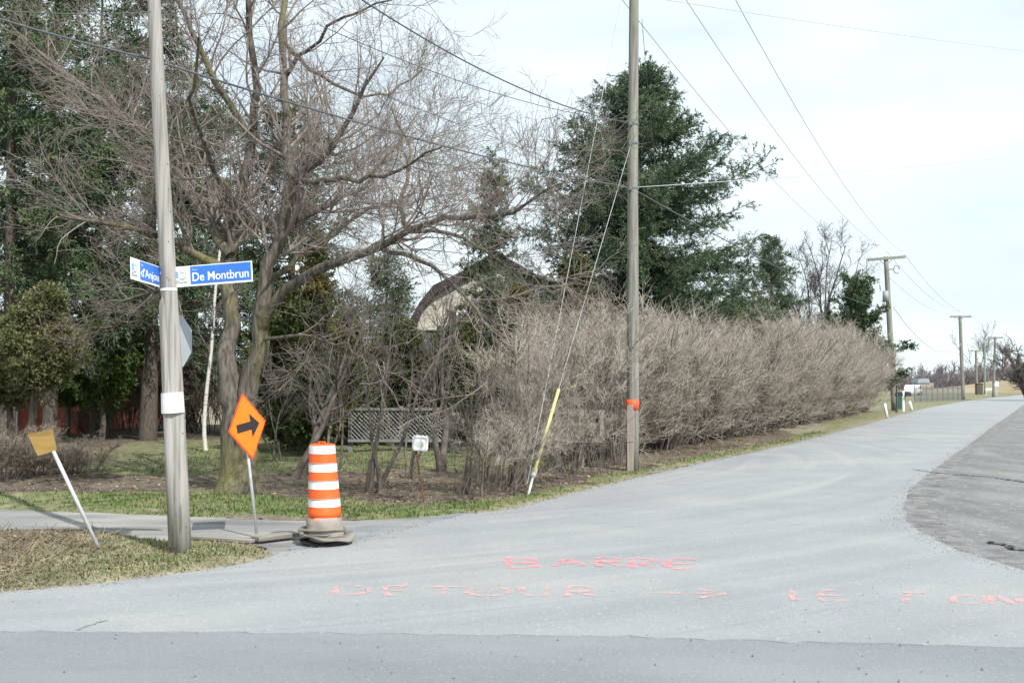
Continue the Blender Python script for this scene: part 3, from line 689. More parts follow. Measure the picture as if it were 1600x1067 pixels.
def board(a, b, wd, th, z, name, label):
    A = g(*a); B = g(*b); A.z = B.z = z; v = B - A; o = empty(name, A, label, 'timber')
    o.rotation_euler.z = math.atan2(v.y, v.x)
    bm = bmesh.new(); box(bm, (v.length / 2, 0, 0), (v.length, wd, th), bev=.004)
    for vv in bm.verts: vv.co.z += .012 * math.sin(vv.co.x * 7)
    me = bpy.data.meshes.new(name); bm.to_mesh(me); bm.free(); bpy.data.objects.remove(o)
    o = link(name, me, m_timber); o.location = A; o.rotation_euler.z = math.atan2(v.y, v.x); tag(o, label, 'timber'); return o
board((398, 848), (462, 840), .16, .045, .045, 'wooden_beam', 'weathered timber beam lying at the foot of the arrow sign')
board((300, 842), (398, 848), .14, .035, .03, 'wooden_beam', 'second flat timber reaching from the arrow sign to the leaning pole')

# ------------------------------------------------------------------ traffic drum
Bd = g(509, 848); Bd.z = 0
dr = empty('traffic_drum', Bd, 'orange and white striped construction drum weighted with dusty rubber rings', 'traffic drum')
k_ = Bd.y / 1600.
def zpx(py): return (at(508, py, Bd.y)).z
zt_, zb_ = zpx(694), zpx(829)
def rad(z): 
    t = (zt_ - z) / (zt_ - zb_); return (19.5 + 7.2 * t) * k_
def lean(v): return v + Vector((-.015 * 0 + v.z * -.045, 0, 0))
def drum_part(name, z0, z1, m, off, ridge=False):
    bm = bmesh.new(); n = 6; prof = []
    for i in range(n + 1):
        z = z0 + (z1 - z0) * i / n; prof.append((rad(z) + off + (.006 if ridge and i in (0, n) else 0), z))
    lathe(bm, prof, 36, cap=False)
    for v in bm.verts: v.co = lean(v.co)
    return bmobj(name, bm, m, dr, True)
def dent(i, a, r, z): return (r * (1 + .05 * math.sin(3 * a + z * 20) * (z < .3)), z + .012 * math.sin(2 * a + 1) * (z < .25))
edges = [697, 708, 723, 736, 750, 762.5, 778, 790, 807]
bm = bmesh.new(); prof = [(rad(zt_) * .55, zt_ + .004), (rad(zt_) - .01, zt_ + .004), (rad(zt_) + .002, zt_ - .006)] + [(rad(z), z) for z in np.linspace(zt_ - .02, zpx(807), 14)]
lathe(bm, prof[::-1], 36); [setattr(v, 'co', lean(v.co)) for v in bm.verts]; bmobj('barrel', bm, m_drum, dr, True)
for i in range(0, 8, 2):
    if i == 0: a, b = 695.5, 708
    else: a, b = edges[i], edges[i + 1]
    drum_part('reflective_band', zpx(b), zpx(a), m_band, .003)
for i in (2, 4, 6):
    z = zpx(edges[i]); bm = bmesh.new(); lathe(bm, [(rad(z) + .003, z - .006), (rad(z) + .009, z), (rad(z) + .003, z + .006)], 36, cap=False)
    [setattr(v, 'co', lean(v.co)) for v in bm.verts]; bmobj('ridge', bm, m_drumdirt, dr, True)
bm = bmesh.new(); lathe(bm, [(rad(z) + .005 + (.008 if i % 3 == 0 else 0), z) for i, z in enumerate(np.linspace(.03, zpx(806), 9))], 36, dent); [setattr(v, 'co', lean(v.co)) for v in bm.verts]
o = bmobj('drum_foot', bm, m_drumdirt, dr, True); o['label'] = 'mud-stained lower part of the drum'
bm = bmesh.new()
for sx in (-1, 1): box(bm, lean(Vector((sx * .03, 0, zt_ + .012))), (.012, .03, .022))
box(bm, lean(Vector((0, 0, zt_ + .025))), (.075, .03, .01), bev=.003); bmobj('handle', bm, m_drum, dr)
rg = random.Random(8)
for (z, r0, r1, th, am, tx, ty, mm) in ((.015, .15, .275, .028, .02, 0, 0, m_black_rub), (.062, .15, .295, .024, .028, .02, -.03, m_rubber), (.10, .15, .22, .02, .006, -.02, .02, m_rubber), (.135, .14, .245, .024, .012, -.03, .02, m_rubber)):
    ph = rg.uniform(0, 6)
    def wb(i, a, r, z_, ph=ph, am=am, r1=r1): 
        f = (r - .14) / (r1 - .14); return (r * (1 + .04 * f * math.sin(3 * a + ph)), z_ + am * f * (math.sin(2 * a + ph) + .4 * math.sin(5 * a)) )
    bm = bmesh.new(); lathe(bm, [(r0, z), (r1 - .01, z), (r1, z + th * .4), (r1 - .012, z + th), (r0, z + th), (r0, z)], 40, wb, cap=False)
    for v in bm.verts: v.co += Vector((tx - z * .045, ty, 0))
    bmobj('rubber_ring', bm, mm, dr, True)

# ------------------------------------------------------------------ leaning yellow-brown sign (seen from behind)
Bl = g(165, 867); Bl.z = .01; tl = at(86, 708, Bl.y - .1); tv = tl - Bl
ls = empty('leaning_sign', Bl, 'ochre square sign seen from behind on a strongly leaning galvanised post', 'road sign')
bm = bmesh.new(); tube(bm, [Vector((0, 0, -.08)), tv * 1.22], .019, 8); bmobj('post', bm, m_galv, ls, True)
yb = Bl.y - .24; cs = [at(*p, yb) - Bl for p in ((43, 678), (82, 670), (89, 703), (59, 712))]
bm = bmesh.new(); f = [bm.verts.new(c) for c in cs]; b = [bm.verts.new(c + Vector((.002, -.006, 0))) for c in cs]
bm.faces.new(f); bm.faces.new(b[::-1])
for i in range(4): bm.faces.new((f[i], b[i], b[(i + 1) % 4], f[(i + 1) % 4]))
bmobj('plate', bm, m_ochre, ls)

# ------------------------------------------------------------------ trees
def finish_tree(name, loc, label, cat, trunkparts, crownparts, mt, mc, group=None, rz=0):
    root = empty(name, loc, label, cat, group, rz)
    npobj('trunk', trunkparts, mt, root, True)
    if crownparts: npobj('crown', crownparts, mc, root, False)
    return root
# --- the big bare maple, limbs laid out in space
Y0 = 15.3
MB = g(366, 771); MB.z = 0
def limb(pts, r0, r1, K=14):
    P = catmull([at(a, b, Y0 + c) - MB for a, b, c in pts], K)
    P[1:-1] += RNG.normal(size=P[1:-1].shape) * .03
    return P, np.linspace(r0, r1, K + 1)
limbs = [
 ([(363, 780, 0), (363, 700, 0), (360, 620, 0), (358, 540, .1), (363, 465, .2)], .215, .105, 14),
 ([(382, 780, 0), (381, 700, 0), (386, 620, 0), (402, 545, -.1), (411, 475, -.15)], .205, .10, 14),
 ([(362, 485, .2), (358, 420, .4), (365, 350, .6), (385, 270, .8), (400, 180, .6), (398, 90, .4), (380, -60, 0)], .115, .04, 16),
 ([(408, 500, -.12), (420, 430, -.2), (440, 350, -.3), (462, 285, -.4), (515, 235, -.8), (560, 160, -1.2), (600, 90, -1.5)], .12, .012, 16),
 ([(406, 520, -.12), (450, 450, -.5), (520, 415, -1), (590, 390, -1.4), (640, 362, -1.7), (700, 345, -2), (780, 335, -2.2), (850, 300, -2.6), (890, 285, -2.8)], .085, .004, 18),
 ([(640, 362, -1.7), (628, 320, -1.6), (640, 250, -1.3), (612, 170, -1.0)], .04, .012, 10),
 ([(598, 390, -1.4), (650, 402, -1.8), (700, 440, -2.2), (745, 490, -2.6), (775, 545, -2.8), (760, 620, -3)], .035, .005, 14),
 ([(640, 362, -1.7), (720, 375, -1.4), (800, 420, -1.2), (880, 440, -1)], .032, .005, 12),
 ([(440, 350, -.3), (500, 330, .3), (560, 295, .8), (610, 240, 1.2), (655, 175, 1.6)], .055, .008, 12),
 ([(362, 440, .3), (310, 400, 0), (260, 372, -.5), (180, 352, -1.2), (90, 335, -2)], .08, .02, 14),
 ([(360, 400, .4), (300, 310, 1), (230, 215, 1.5), (150, 150, 2), (60, 80, 2.6)], .08, .02, 14),
 ([(395, 220, .7), (335, 120, .2), (290, 30, -.3), (260, -80, -.8)], .06, .02, 10),
 ([(448, 330, -.3), (450, 250, .2), (446, 150, .6), (440, 60, .9), (452, -60, 1.1)], .085, .04, 14),
 ([(446, 120, .7), (480, 75, .2), (560, 20, -.4), (660, -10, -1)], .04, .006, 12),
 ([(398, 530, -.1), (470, 525, -.8), (540, 545, -1.4), (610, 575, -1.9)], .03, .005, 12),
 ([(372, 330, .7), (330, 250, -.6), (300, 160, -1.6), (310, 60, -2.4)], .05, .015, 12),
 ([(462, 285, -.4), (520, 280, -1.6), (600, 270, -2.4), (690, 230, -3)], .05, .012, 12),
 ([(405, 470, 0), (470, 400, 1.2), (560, 340, 2.2), (650, 300, 3)], .06, .015, 12),
 ([(360, 420, .3), (280, 440, 1), (200, 470, 1.6), (120, 500, 2)], .045, .012, 12),
 ([(440, 60, .9), (500, 120, 1.6), (590, 150, 2.2), (660, 110, 2.6)], .04, .012, 12),
]
tp = []; LP = []; LR = []
for i, (pts, r0, r1, K) in enumerate(limbs):
    P, rr = limb(pts, r0, r1, K)
    if i < 2: rr = rr * 1.0; rr[0] *= 1.5; rr[1] *= 1.12
    V, F = tubes(P[None], rr[None], 10); tp.append((V, F))
    if i >= 2:
        Q = np.array([[np.interp(t, np.linspace(0, 1, K + 1), P[:, c]) for c in range(3)] for t in np.linspace(0, 1, 17)]); LP.append(Q); LR.append(np.interp(np.linspace(0, 1, 17), np.linspace(0, 1, K + 1), rr))
LP = np.array(LP); LR = np.array(LR)
zlow = LP[:, -1, 2] < 5.0
def cat2(a, b): return np.concatenate([a[0], b[0]]), np.concatenate([a[1], b[1]])
a1 = cat2(spawn(LP[~zlow], LR[~zlow], 190, .2, 1, 1.7, .75, 7, .14, .08, .38, .3, .006, fall=.3), spawn(LP[zlow], LR[zlow], 120, .25, 1, 1.15, .75, 7, .16, .03, .38, .3, .006, fall=.3))
a2 = spawn(*a1, 1300, .15, 1, .9, .7, 5, .18, .05, .6, .35, .0042)
a3 = spawn(*a2, 6500, .1, 1, .48, .7, 4, .2, .04, .65, .5, .003)
a4 = spawn(*a3, 19000, .1, 1, .26, .7, 2, .2, .04, .7, .6, .0023)
root = empty('bare_maple', MB, 'large bare maple with mossy forked trunk behind the orange arrow sign', 'tree')
npobj('trunk', tp, m_bark, root, True)
npobj('crown', [tubes(*a1, 5), tubes(*a2, 4), tubes(*a3, 3), tubes(*a4, 3)], m_twig, root)

def bare(loc, h, r, label, lean=(0, 0, 0), seed=0, stems=1, spread=.35, n=(30, 200, 900, 2600), tm=m_stem, cm=m_twig2, up=.12, name='bare_tree', cat='tree', tmin=.25, rmin=.003, len1=.45, group=None, loc_z=0):
    if h < 3.2: n = tuple(int(v * .6) for v in n)
    len1 = len1 * .75; P0 = RNG.normal(size=(stems, 3)) * [.12, .12, 0] * (stems > 1) + [0, 0, -.05]
    D = unit(RNG.normal(size=(stems, 3)) * [spread, spread, 0] * (1 if stems > 1 else .3) + np.array([0, 0, 1]) + np.array(lean))
    S = march(P0, D, h * RNG.uniform(.75, 1.05, stems), 10, .10, .03); SR = r * RNG.uniform(.6, 1, stems)[:, None] * np.linspace(1, .15, 11)[None]
    SR[:, 0] *= 1.3
    b1 = spawn(S, SR, n[0], tmin, 1, h * len1, .75, 6, .14, up, .55, .3, rmin * 2.5, fall=.5)
    b2 = spawn(*b1, n[1], .1, 1, h * len1 * .45, .7, 4, .2, up * .5, .6, .35, rmin * 1.5)
    b3 = spawn(*b2, n[2], .1, 1, h * len1 * .22, .7, 3, .2, up * .3, .65, .5, rmin)
    cp = [tubes(*b1, 4), tubes(*b2, 3), tubes(*b3, 3)]
    if n[3]:
        b4 = spawn(*b3, n[3], .1, 1, h * len1 * .11, .7, 2, .2, 0, .7, .6, rmin * .9); cp.append(tubes(*b4, 3))
    return finish_tree(name, loc, label, cat, [tubes(S, SR, 8)], cp, tm, cm, group)
def G(px, py): 
    p = g(px, py); p.z = 0; return p
# small trees along the yard edge
bare(G(452, 752), 4.0, .065, 'small bare tree with a tilted trunk behind and left of the striped drum', lean=(.22, 0, 0), stems=2, spread=.1, n=(22, 110, 400, 700))
bare(G(592, 772), 2.8, .04, 'multi-stemmed bare sapling clump just right of the striped drum', lean=(.05, 0, 0), stems=4, spread=.12, n=(26, 120, 400, 600))
bare(G(704, 738), 3.5, .10, 'sturdier bare tree standing on the lawn right of the white plate', lean=(-.05, 0, 0), stems=2, spread=.08, n=(20, 90, 350, 600))
bare(G(735, 775), 2.5, .025, 'thin upright bare saplings in front of the sturdy lawn tree', stems=5, n=(24, 110, 350, 500), spread=.2)
bare(G(640, 748), 2.5, .03, 'slender bare saplings behind the rusty post', stems=4, n=(20, 90, 300, 450), spread=.2)
bare(G(800, 760), 3.1, .03, 'tall pale bare thicket left of the yellow guy guard', stems=7, n=(44, 200, 800, 1400), spread=.2, lean=(.1, 0, 0), cm=m_hedge)
bare(G(520, 735), 3.0, .04, 'dark thin bare tree behind the striped drum', stems=3, n=(20, 100, 350, 500), spread=.15)
bare(G(430, 725), 2.4, .03, 'low bare sapling between the maple trunk and the drum', stems=3, n=(26, 160, 600, 900), spread=.35)
bare(G(786, 712), 2.9, .045, 'bare tree in the middle of the yard before the white house', stems=2, n=(20, 100, 400, 700), spread=.15)
bare(G(860, 700), 4.2, .05, 'bare tree at the yard side of the hedge left of the big spruce', stems=3, n=(30, 220, 900, 1800), spread=.35, cm=m_twig)
# birch
bb = G(322, 706)
BP = catmull([at(*p, bb.y) - bb for p in ((322, 710), (319, 670), (323, 610), (331, 540), (336, 460), (345, 380))], 12)[None]
rr = np.linspace(.055, .03, 13)[None]
b1 = spawn(BP, rr, 16, .45, 1, 1.2, .7, 5, .15, .1, .4, .3, .01); b2 = spawn(*b1, 120, .1, 1, .6, .7, 3, .2, 0, .6, .5, .006)
finish_tree('birch_tree', bb, 'slender white-barked birch left of the maple trunk', 'tree', [tubes(BP, rr, 8)], [tubes(*b1, 4), tubes(*b2, 3)], m_birch, m_twig2)

def conifer(h, Rm, t0, prof, nb, el0, el1, droop, ntw, twl, nbl, bl, bw, r0, lean=(0, 0), upt=.0, Rj=.35, tw2=0, k=5, extra=None, flat=.45, hang=-.05, whorl=0):
    z = np.linspace(0, 1, 12); T = np.stack([lean[0] * z * h + .04 * np.sin(z * 7), lean[1] * z * h, z * h], 1)[None]; TR = (r0 * (1 - z * .93))[None]
    u = np.sort(RNG.uniform(t0, .985, nb)); 
    if whorl: u = np.clip(t0 + (np.round((u - t0) / (1 - t0) * whorl) + RNG.normal(size=nb) * .17) / whorl * (1 - t0), t0, .985)
    az = RNG.uniform(0, 2 * np.pi, nb); Ln = Rm * prof(u) * np.clip(RNG.normal(1, Rj, nb), .35, 1.6)
    el = el0 + (el1 - el0) * u + RNG.normal(size=nb) * .12
    pos = np.stack([np.interp(u, z, T[0, :, c]) for c in range(3)], 1)
    d = np.stack([np.cos(az) * np.cos(el), np.sin(az) * np.cos(el), np.sin(el)], 1)
    if extra:
        e = np.array(extra); u = np.concatenate([u, e[:, 2] / h]); Ln = np.concatenate([Ln, np.linalg.norm(e[:, 3:6], axis=1)])
        pos = np.concatenate([pos, e[:, :3]]); d = np.concatenate([d, unit(e[:, 3:6])]); nb = len(u)
    K = 7; P = np.empty((nb, K + 1, 3)); P[:, 0] = pos; dd = d.copy()
    for i in range(K):
        s = (-droop if i < K * .55 else upt); dd = unit(dd + RNG.normal(size=dd.shape) * .07 + np.array([0, 0, 1]) * s); P[:, i + 1] = P[:, i] + dd * (Ln / K)[:, None]
    RRb = np.maximum(.012, r0 * .17 * (Ln / Rm))[:, None] * np.linspace(1, .3, K + 1)[None]
    tw = spawn(P, RRb, ntw, .1, 1, twl, .85, 3, .1, hang, .5, .4, .004, fall=.3, flat=flat)
    parts = [tubes(P, RRb, 4) + (0,), tubes(*tw, 3) + (0,)]
    src = tw[0]
    if tw2:
        t2 = spawn(*tw, tw2, .1, 1, twl * .5, .75, 2, .1, hang, .6, .5, .004, flat=flat); parts.append(blades(t2[0], nbl, bl, bw, .6) + (1,))
    parts.append(blades(src, nbl, bl, bw, .6) + (1,)); parts.append(blades(P[:, 3:], nbl * 3, bl, bw, .6) + (1,))
    return tubes(T, TR, 9), parts
def put_conifer(name, loc, label, spec, mt, ml, group=None):
    T, parts = spec
    root = empty(name, loc, label, 'tree', group)
    npobj('trunk', [T], mt, root, True); npobj('crown', parts, [mt, ml], root); return root
# big spruce
bs = at(1002, 598, 33); bs.z = 0; hs = at(1010, 100, 33).z
prof_s = lambda u: np.minimum((1.0 - u) ** .92, .43)
ex = [(0, 0, 6.4, 2.6, -.5, .6), (0, 0, 5.7, 2.4, -1.2, .3), (0, 0, 7.6, -2.7, -.6, .7), (0, 0, 6.4, -2.7, -1, .3), (0, 0, 9.2, 1.3, -.4, 1.3), (0, 0, 9.6, -1.1, -.6, 1.5), (0, 0, 5.0, 2.7, -1.5, .3)]
put_conifer('spruce_tree', bs, 'large dark green spruce rising behind the hedge and the tall pole',
            conifer(hs, 7.9, .24, prof_s, 370, -.16, .45, .03, 13000, .44, 12, .085, .022, .22, upt=.17, Rj=.22, whorl=14, tw2=32000, extra=ex), m_cbark, m_spruce)
# smaller conifers to the right
p = at(1208, 598, 52); p.z = 0
put_conifer('spruce_tree', p, 'narrow dark spruce rising above the middle of the hedge', conifer(at(1208, 370, 52).z, 2.1, .25, lambda u: np.clip(1.08 - u, .1, 1) ** .7, 130, -.1, .3, .03, 2600, .34, 9, .11, .03, .16, upt=.14, whorl=13, tw2=5000), m_cbark, m_spruce)
p = at(1340, 598, 56); p.z = 0
put_conifer('pine_tree', p, 'bushy round-topped pine above the hedge near the transformer pole', conifer(at(1338, 450, 56).z, 2.1, .3, lambda u: np.clip(1.4 - u, .2, .75), 80, .1, .9, -.02, 1800, .4, 9, .16, .045, .16, upt=.1, tw2=4200, flat=1), m_cbark, m_dkpine)
p = at(1160, 598, 48); p.z = 0
put_conifer('spruce_tree', p, 'low green conifer filling the gap between the big spruce and the narrow one', conifer(at(1160, 475, 48).z, 2.2, .2, lambda u: np.clip(1.3 - u, .3, .9), 110, -.1, .4, .03, 2000, .45, 8, .14, .045, .14, upt=.1, tw2=4000), m_cbark, m_spruce)
p = at(1400, 598, 56); p.z = 0
put_conifer('spruce_tree', p, 'small sparse conifer poking out at the right end of the hedge', conifer(3.9, .8, .45, lambda u: .55 + 0 * u, 16, .0, .3, .02, 160, .35, 8, .16, .07, .06, upt=.04, Rj=.5, extra=[(0, 0, 3.4, .9, -.3, .35), (0, 0, 2.2, .4, -.4, .0), (0, 0, 3.0, -.5, -.3, .1)]), m_cbark, m_dkpine)
# middle spruce seen above the house
p = at(768, 598, 30); p.z = 0
put_conifer('spruce_tree', p, 'slim pointed spruce in front of the white house', conifer(at(742, 235, 30).z, 1.45, .12, lambda u: np.clip(1.05 - u, .08, 1) ** .8, 130, -.1, .4, .03, 2400, .34, 8, .09, .025, .14, upt=.14, whorl=15, tw2=6000), m_cbark, m_dkpine)
# tall open pines at the left, cedars beneath
def tallpine(px, Yd, ytop, Rm, t0, seed, label, nb=90, nt=1400, n2=3200, r0=.2):
    p = at(px, 598, Yd); p.z = 0; h = at(px, ytop, Yd).z
    put_conifer('pine_tree', p, label, conifer(h, Rm, t0, lambda u: np.clip(1.25 - u, .25, .85), nb, -.25, .35, .03, int(nt * 1.4), .6, 7, .12, .032, r0, upt=.08, Rj=.35, tw2=int(n2 * 1.8), flat=.6), m_cbark, m_dkpine)
tallpine(12, 25, -140, 2.6, .30, 1, 'tall open conifer at the far left edge', r0=.21)
tallpine(78, 27, -120, 2.6, .36, 2, 'tall conifer with a straight dark trunk before the red house', r0=.2)
tallpine(150, 33, -60, 3.4, .14, 3, 'dense tall conifer halfway between the left edge and the leaning pole', 130, 2400, 5600)
tallpine(232, 29, -60, 2.7, .20, 4, 'tall conifer with a thick trunk just left of the leaning pole', 110, 2100, 4800, .26)
tallpine(300, 34, 120, 2.6, .18, 5, 'conifer showing between the leaning pole and the maple limbs', 100, 1700, 4000)
tallpine(455, 32, 160, 2.8, .2, 6, 'conifer directly behind the maple crown', 110, 1900, 4500)
tallpine(-60, 30, -100, 3.2, .12, 7, 'tall conifer partly outside the left edge', 110, 2000, 4600)
tallpine(605, 40, 395, 1.7, .15, 8, 'small pointed conifer left of the white house', 80, 1000, 2200, .12)
def cedar(px, Yd, ytop, Rm, label, m=m_cedar, t0=.03, tilt=(0, 0), pr=None, nb=170, nt=2200, n2=5200):
    p = at(px, 598, Yd); p.z = 0; h = at(px, ytop, Yd).z
    put_conifer('cedar_tree', p, label, conifer(h, Rm, t0, pr or (lambda u: np.clip(1.15 - u, .12, .8)), nb, .5, 1.1, -.02, int(nt * 1.2), .3, 8, .075, .035, .1, upt=.06, lean=tilt, tw2=int(n2 * 1.5), flat=1, hang=.06), m_cbark, m)
cedar(492, 23, 385, 1.15, 'brownish green columnar cedar right of the maple trunk')
cedar(455, 24.5, 470, 1.3, 'dark squat cedar close behind the maple trunk')
cedar(540, 27, 500, 1.2, 'lower cedar between the columnar cedar and the lattice fence')
cedar(630, 27.5, 540, 1.4, 'broad dark cedar in front of the white house', pr=lambda u: np.clip(1.3 - u, .2, .85))
cedar(716, 26, 535, 1.2, 'dark cedar below the white gable window', pr=lambda u: np.clip(1.3 - u, .2, .85))
cedar(812, 25, 470, 1.3, 'tall dark cedar at the right end of the white house')
cedar(160, 29, 545, 1.7, 'bright green rounded cedar hedge plant before the red house', m_cedarg, .34, pr=lambda u: np.clip(1.5 - u, .3, .9))
cedar(105, 30, 552, 1.4, 'second bright green cedar bush, nearer the red wall', m_cedarg, .34, pr=lambda u: np.clip(1.5 - u, .3, .9))
cedar(40, 20, 468, 1.15, 'olive coloured feathery juniper at the left edge', m_juni, .42, tilt=(.12, 0))
cedar(15, 21, 520, 1.1, 'darker olive juniper outermost on the left edge', m_juni, .4)
# spruce-like dark understorey behind the hedge start
cedar(900, 27, 415, 1.5, 'dark reddish cedar behind the guy wires', m_cedar)
bare(at(1268, 598, 62) * Vector((1, 1, 0)) if False else Vector((*at(1268, 598, 62).xy, 0)), 10.6, .16, 'pale bare oval tree standing between the narrow spruce and the pine', stems=10, spread=.2, n=(120, 900, 3600, 6500), rmin=.009, up=.25, tmin=.2, len1=.3)
bare(Vector((*at(1352, 598, 62).xy, 0)), 4.4, .05, 'low bare tree right below the pine beside the transformer pole', stems=5, spread=.12, n=(40, 260, 900, 0), rmin=.008, len1=.3)
# bare trees at far right edge
bare(Vector((*at(1604, 598, 95).xy, 0)), 5.8, .14, 'dark spreading bare tree at the far right edge', stems=9, spread=.5, n=(90, 600, 2000, 0), rmin=.02, up=.05, tmin=.05, lean=(-.1, 0, 0))
bare(Vector((*at(1535, 598, 190).xy, 0)), 13, .16, 'very thin tall bare tree behind the distant poles', stems=3, spread=.15, n=(22, 90, 200, 0), rmin=.016, up=.25, tmin=.45)
bare(Vector((*at(1566, 598, 210).xy, 0)), 13, .16, 'thin bare tree standing right of the distant poles', stems=2, spread=.15, n=(22, 90, 200, 0), rmin=.016, up=.25, tmin=.45)
# brush at the back of the yard (tan, twiggy)
brush = [(-40, 665), (10, 668), (60, 672), (110, 668), (150, 684), (200, 672), (250, 675), (290, 672), (330, 676), (375, 680), (420, 682), (470, 680), (520, 676), (560, 684)]
def shrub_mesh(h, stems, spread, n, rs, rmin, lean=(0, 0, 0), seed=0, rad=.45, up=.03, t0=.15):
    a = RNG.uniform(0, 6.283, stems); q = rad * np.sqrt(RNG.uniform(0, 1, stems))
    P0 = np.stack([np.cos(a) * q, np.sin(a) * q, -.05 + 0 * a], 1); D = np.stack([np.cos(a) * q / rad * spread, np.sin(a) * q / rad * spread, np.ones(stems)], 1) + np.array(lean)
    S = march(P0, D, h * RNG.uniform(.7, 1.08, stems), 7, .09, up); SR = rs * RNG.uniform(.6, 1.1, stems)[:, None] * np.linspace(1, .3, 8)[None]
    b1 = spawn(S, SR, n[0], t0, 1, h * .33, .5, 5, .13, .06, .6, .4, rmin * 1.4, fall=.3)
    b2 = spawn(*b1, n[1], .1, 1, h * .17, .55, 3, .16, .04, .7, .5, rmin)
    out = [tubes(S, SR, 4), tubes(*b1, 3)], [tubes(*b2, 3)]
    if n[2]:
        b3 = spawn(*b2, n[2], .1, 1, h * .09, .6, 2, .16, 0, .8, .7, rmin * .85); out[1].append(tubes(*b3, 3))
    return out
bmesh_a = shrub_mesh(2.2, 34, .45, (200, 900, 2200), .014, .006)
bst = npmesh('shrub_stems', bmesh_a[0]); btw = npmesh('shrub_twigs', bmesh_a[1]); bst.materials.append(m_stem); btw.materials.append(mat('tan_twig', [(.26, .21, .165), (.38, .32, .255)], 2, rough=1))
bmesh_b = shrub_mesh(3.4, 34, .32, (260, 1500, 4800), .015, .0055, lean=(.16, .1, 0)); 
def shrub_copy(name, meshes, loc, rz, sc, label, cat, group):
    r = empty(name, loc, label, cat, group, rz); r.scale = sc
    for nm, me in zip(('stems', 'twigs'), meshes):
        o = bpy.data.objects.new(nm, me); COL.objects.link(o); o.parent = r
    return r
for i, (a, b) in enumerate(brush):
    p = G(a, b); q = RNG.uniform(.8, 1.15)
    shrub_copy('tan_bush', (bst, btw), p, i * 1.3, (q, q, q * RNG.uniform(.85, 1.2)), 'leafless tan brush bush in the thicket along the back of the yard', 'bush', 'tan brush at the back of the yard')
for i, (a, b, lab) in enumerate([(5, 752, 'grey twiggy low bush at the left edge beside the driveway'), (60, 748, 'grey low bush just behind the ochre sign'), (120, 742, 'low spreading grey bush to the right of the ochre sign')]):
    p = G(a, b); shrub_copy('low_bush', (bst, btw), p, i * 2, (.62, .62, .42 - .08 * i), lab, 'bush', 'low grey bushes')
# hedge
variants = []
for s in range(4):
    q = shrub_mesh(3.3, 50, .20, (460, 2400, 7000), .016, .005, lean=(.22, .08, 0), rad=.75, t0=.03)
    a = npmesh('hedge_stems', q[0]); b = npmesh('hedge_twigs', q[1]); a.materials.append(m_stem); b.materials.append(m_hedge); variants.append((a, b))
q = shrub_mesh(3.1, 18, .16, (90, 420, 1300), .015, .0048, lean=(.25, .08, 0), rad=.7, t0=.3)
spa, spb = npmesh('hedge_stems', q[0]), npmesh('hedge_twigs', q[1]); spa.materials.append(m_stem); spb.materials.append(m_hedge)
for i, (a, b, k, lab) in enumerate([(795, 768, .72, 'thin see-through shrub at the left end of the hedge, left of the guy wires'), (850, 758, .86, 'thin tall shrub behind the yellow guy guard'), (900, 748, .98, 'thin tall shrub midway between the guy guard and the tall pole'), (945, 741, 1.02, 'pale thin shrub just left of the tall pole')]):
    p = G(a, b - 15); shrub_copy('hedge_shrub', (spa, spb), p, i * .7 - 1, (k, k, k), lab, 'shrub', 'shrubs of the long bare hedge')
hp = [(g(a, b).xy) for a, b in ((1012, 725), (1000, 726), (1100, 708), (1180, 693), (1250, 677), (1330, 659), (1385, 645))]
off = Vector((-1.3, .75))
path = [Vector(p) for p in hp]; seg = [0]
for a, b in zip(path[:-1], path[1:]): seg.append(seg[-1] + (b - a).length)
s = 0; i = 0
while s <= seg[-1]:
    j = max(k for k in range(len(seg)) if seg[k] <= s + 1e-6); j = min(j, len(path) - 2); t = (s - seg[j]) / (seg[j + 1] - seg[j]); c = path[j].lerp(path[j + 1], t)
    f = s / seg[-1]; hh = 2.85 + .75 * min(1, max(0, c.y - 18) / 24)
    kz = hh / 3.3 * .98 * RNG.uniform(.87, 1.08)
    loc = Vector((c.x + off.x * (1 + .25 * (i % 2)), c.y + off.y * (1 + .5 * (i % 2)), 0))
    shrub_copy('hedge_shrub', variants[i % 4], loc, RNG.uniform(-.5, .5), (kz * 1.05, kz * 1.05, kz), 'leafless grey-brown shrub in the tall roadside hedge', 'shrub', 'shrubs of the long bare hedge')
    s += 1.15 if c.y < 30 else 1.5; i += 1
# ragged low growth before the hedge start
for i, (a, b, lab, hsc) in enumerate([(752, 783, 'low ragged shrub of cut stems at the left end of the hedge', .45), (790, 772, 'low ragged shrub directly left of the guy anchor', .5), (862, 763, 'low ragged brown shrub right of the guy anchor', .42), (915, 750, 'low ragged shrub left of the tall pole foot', .45)]):
    p = G(a, b - 6); shrub_copy('low_shrub', (spa, spb), p, i, (.62, .5, hsc * .8), lab, 'shrub', 'low ragged shrubs')

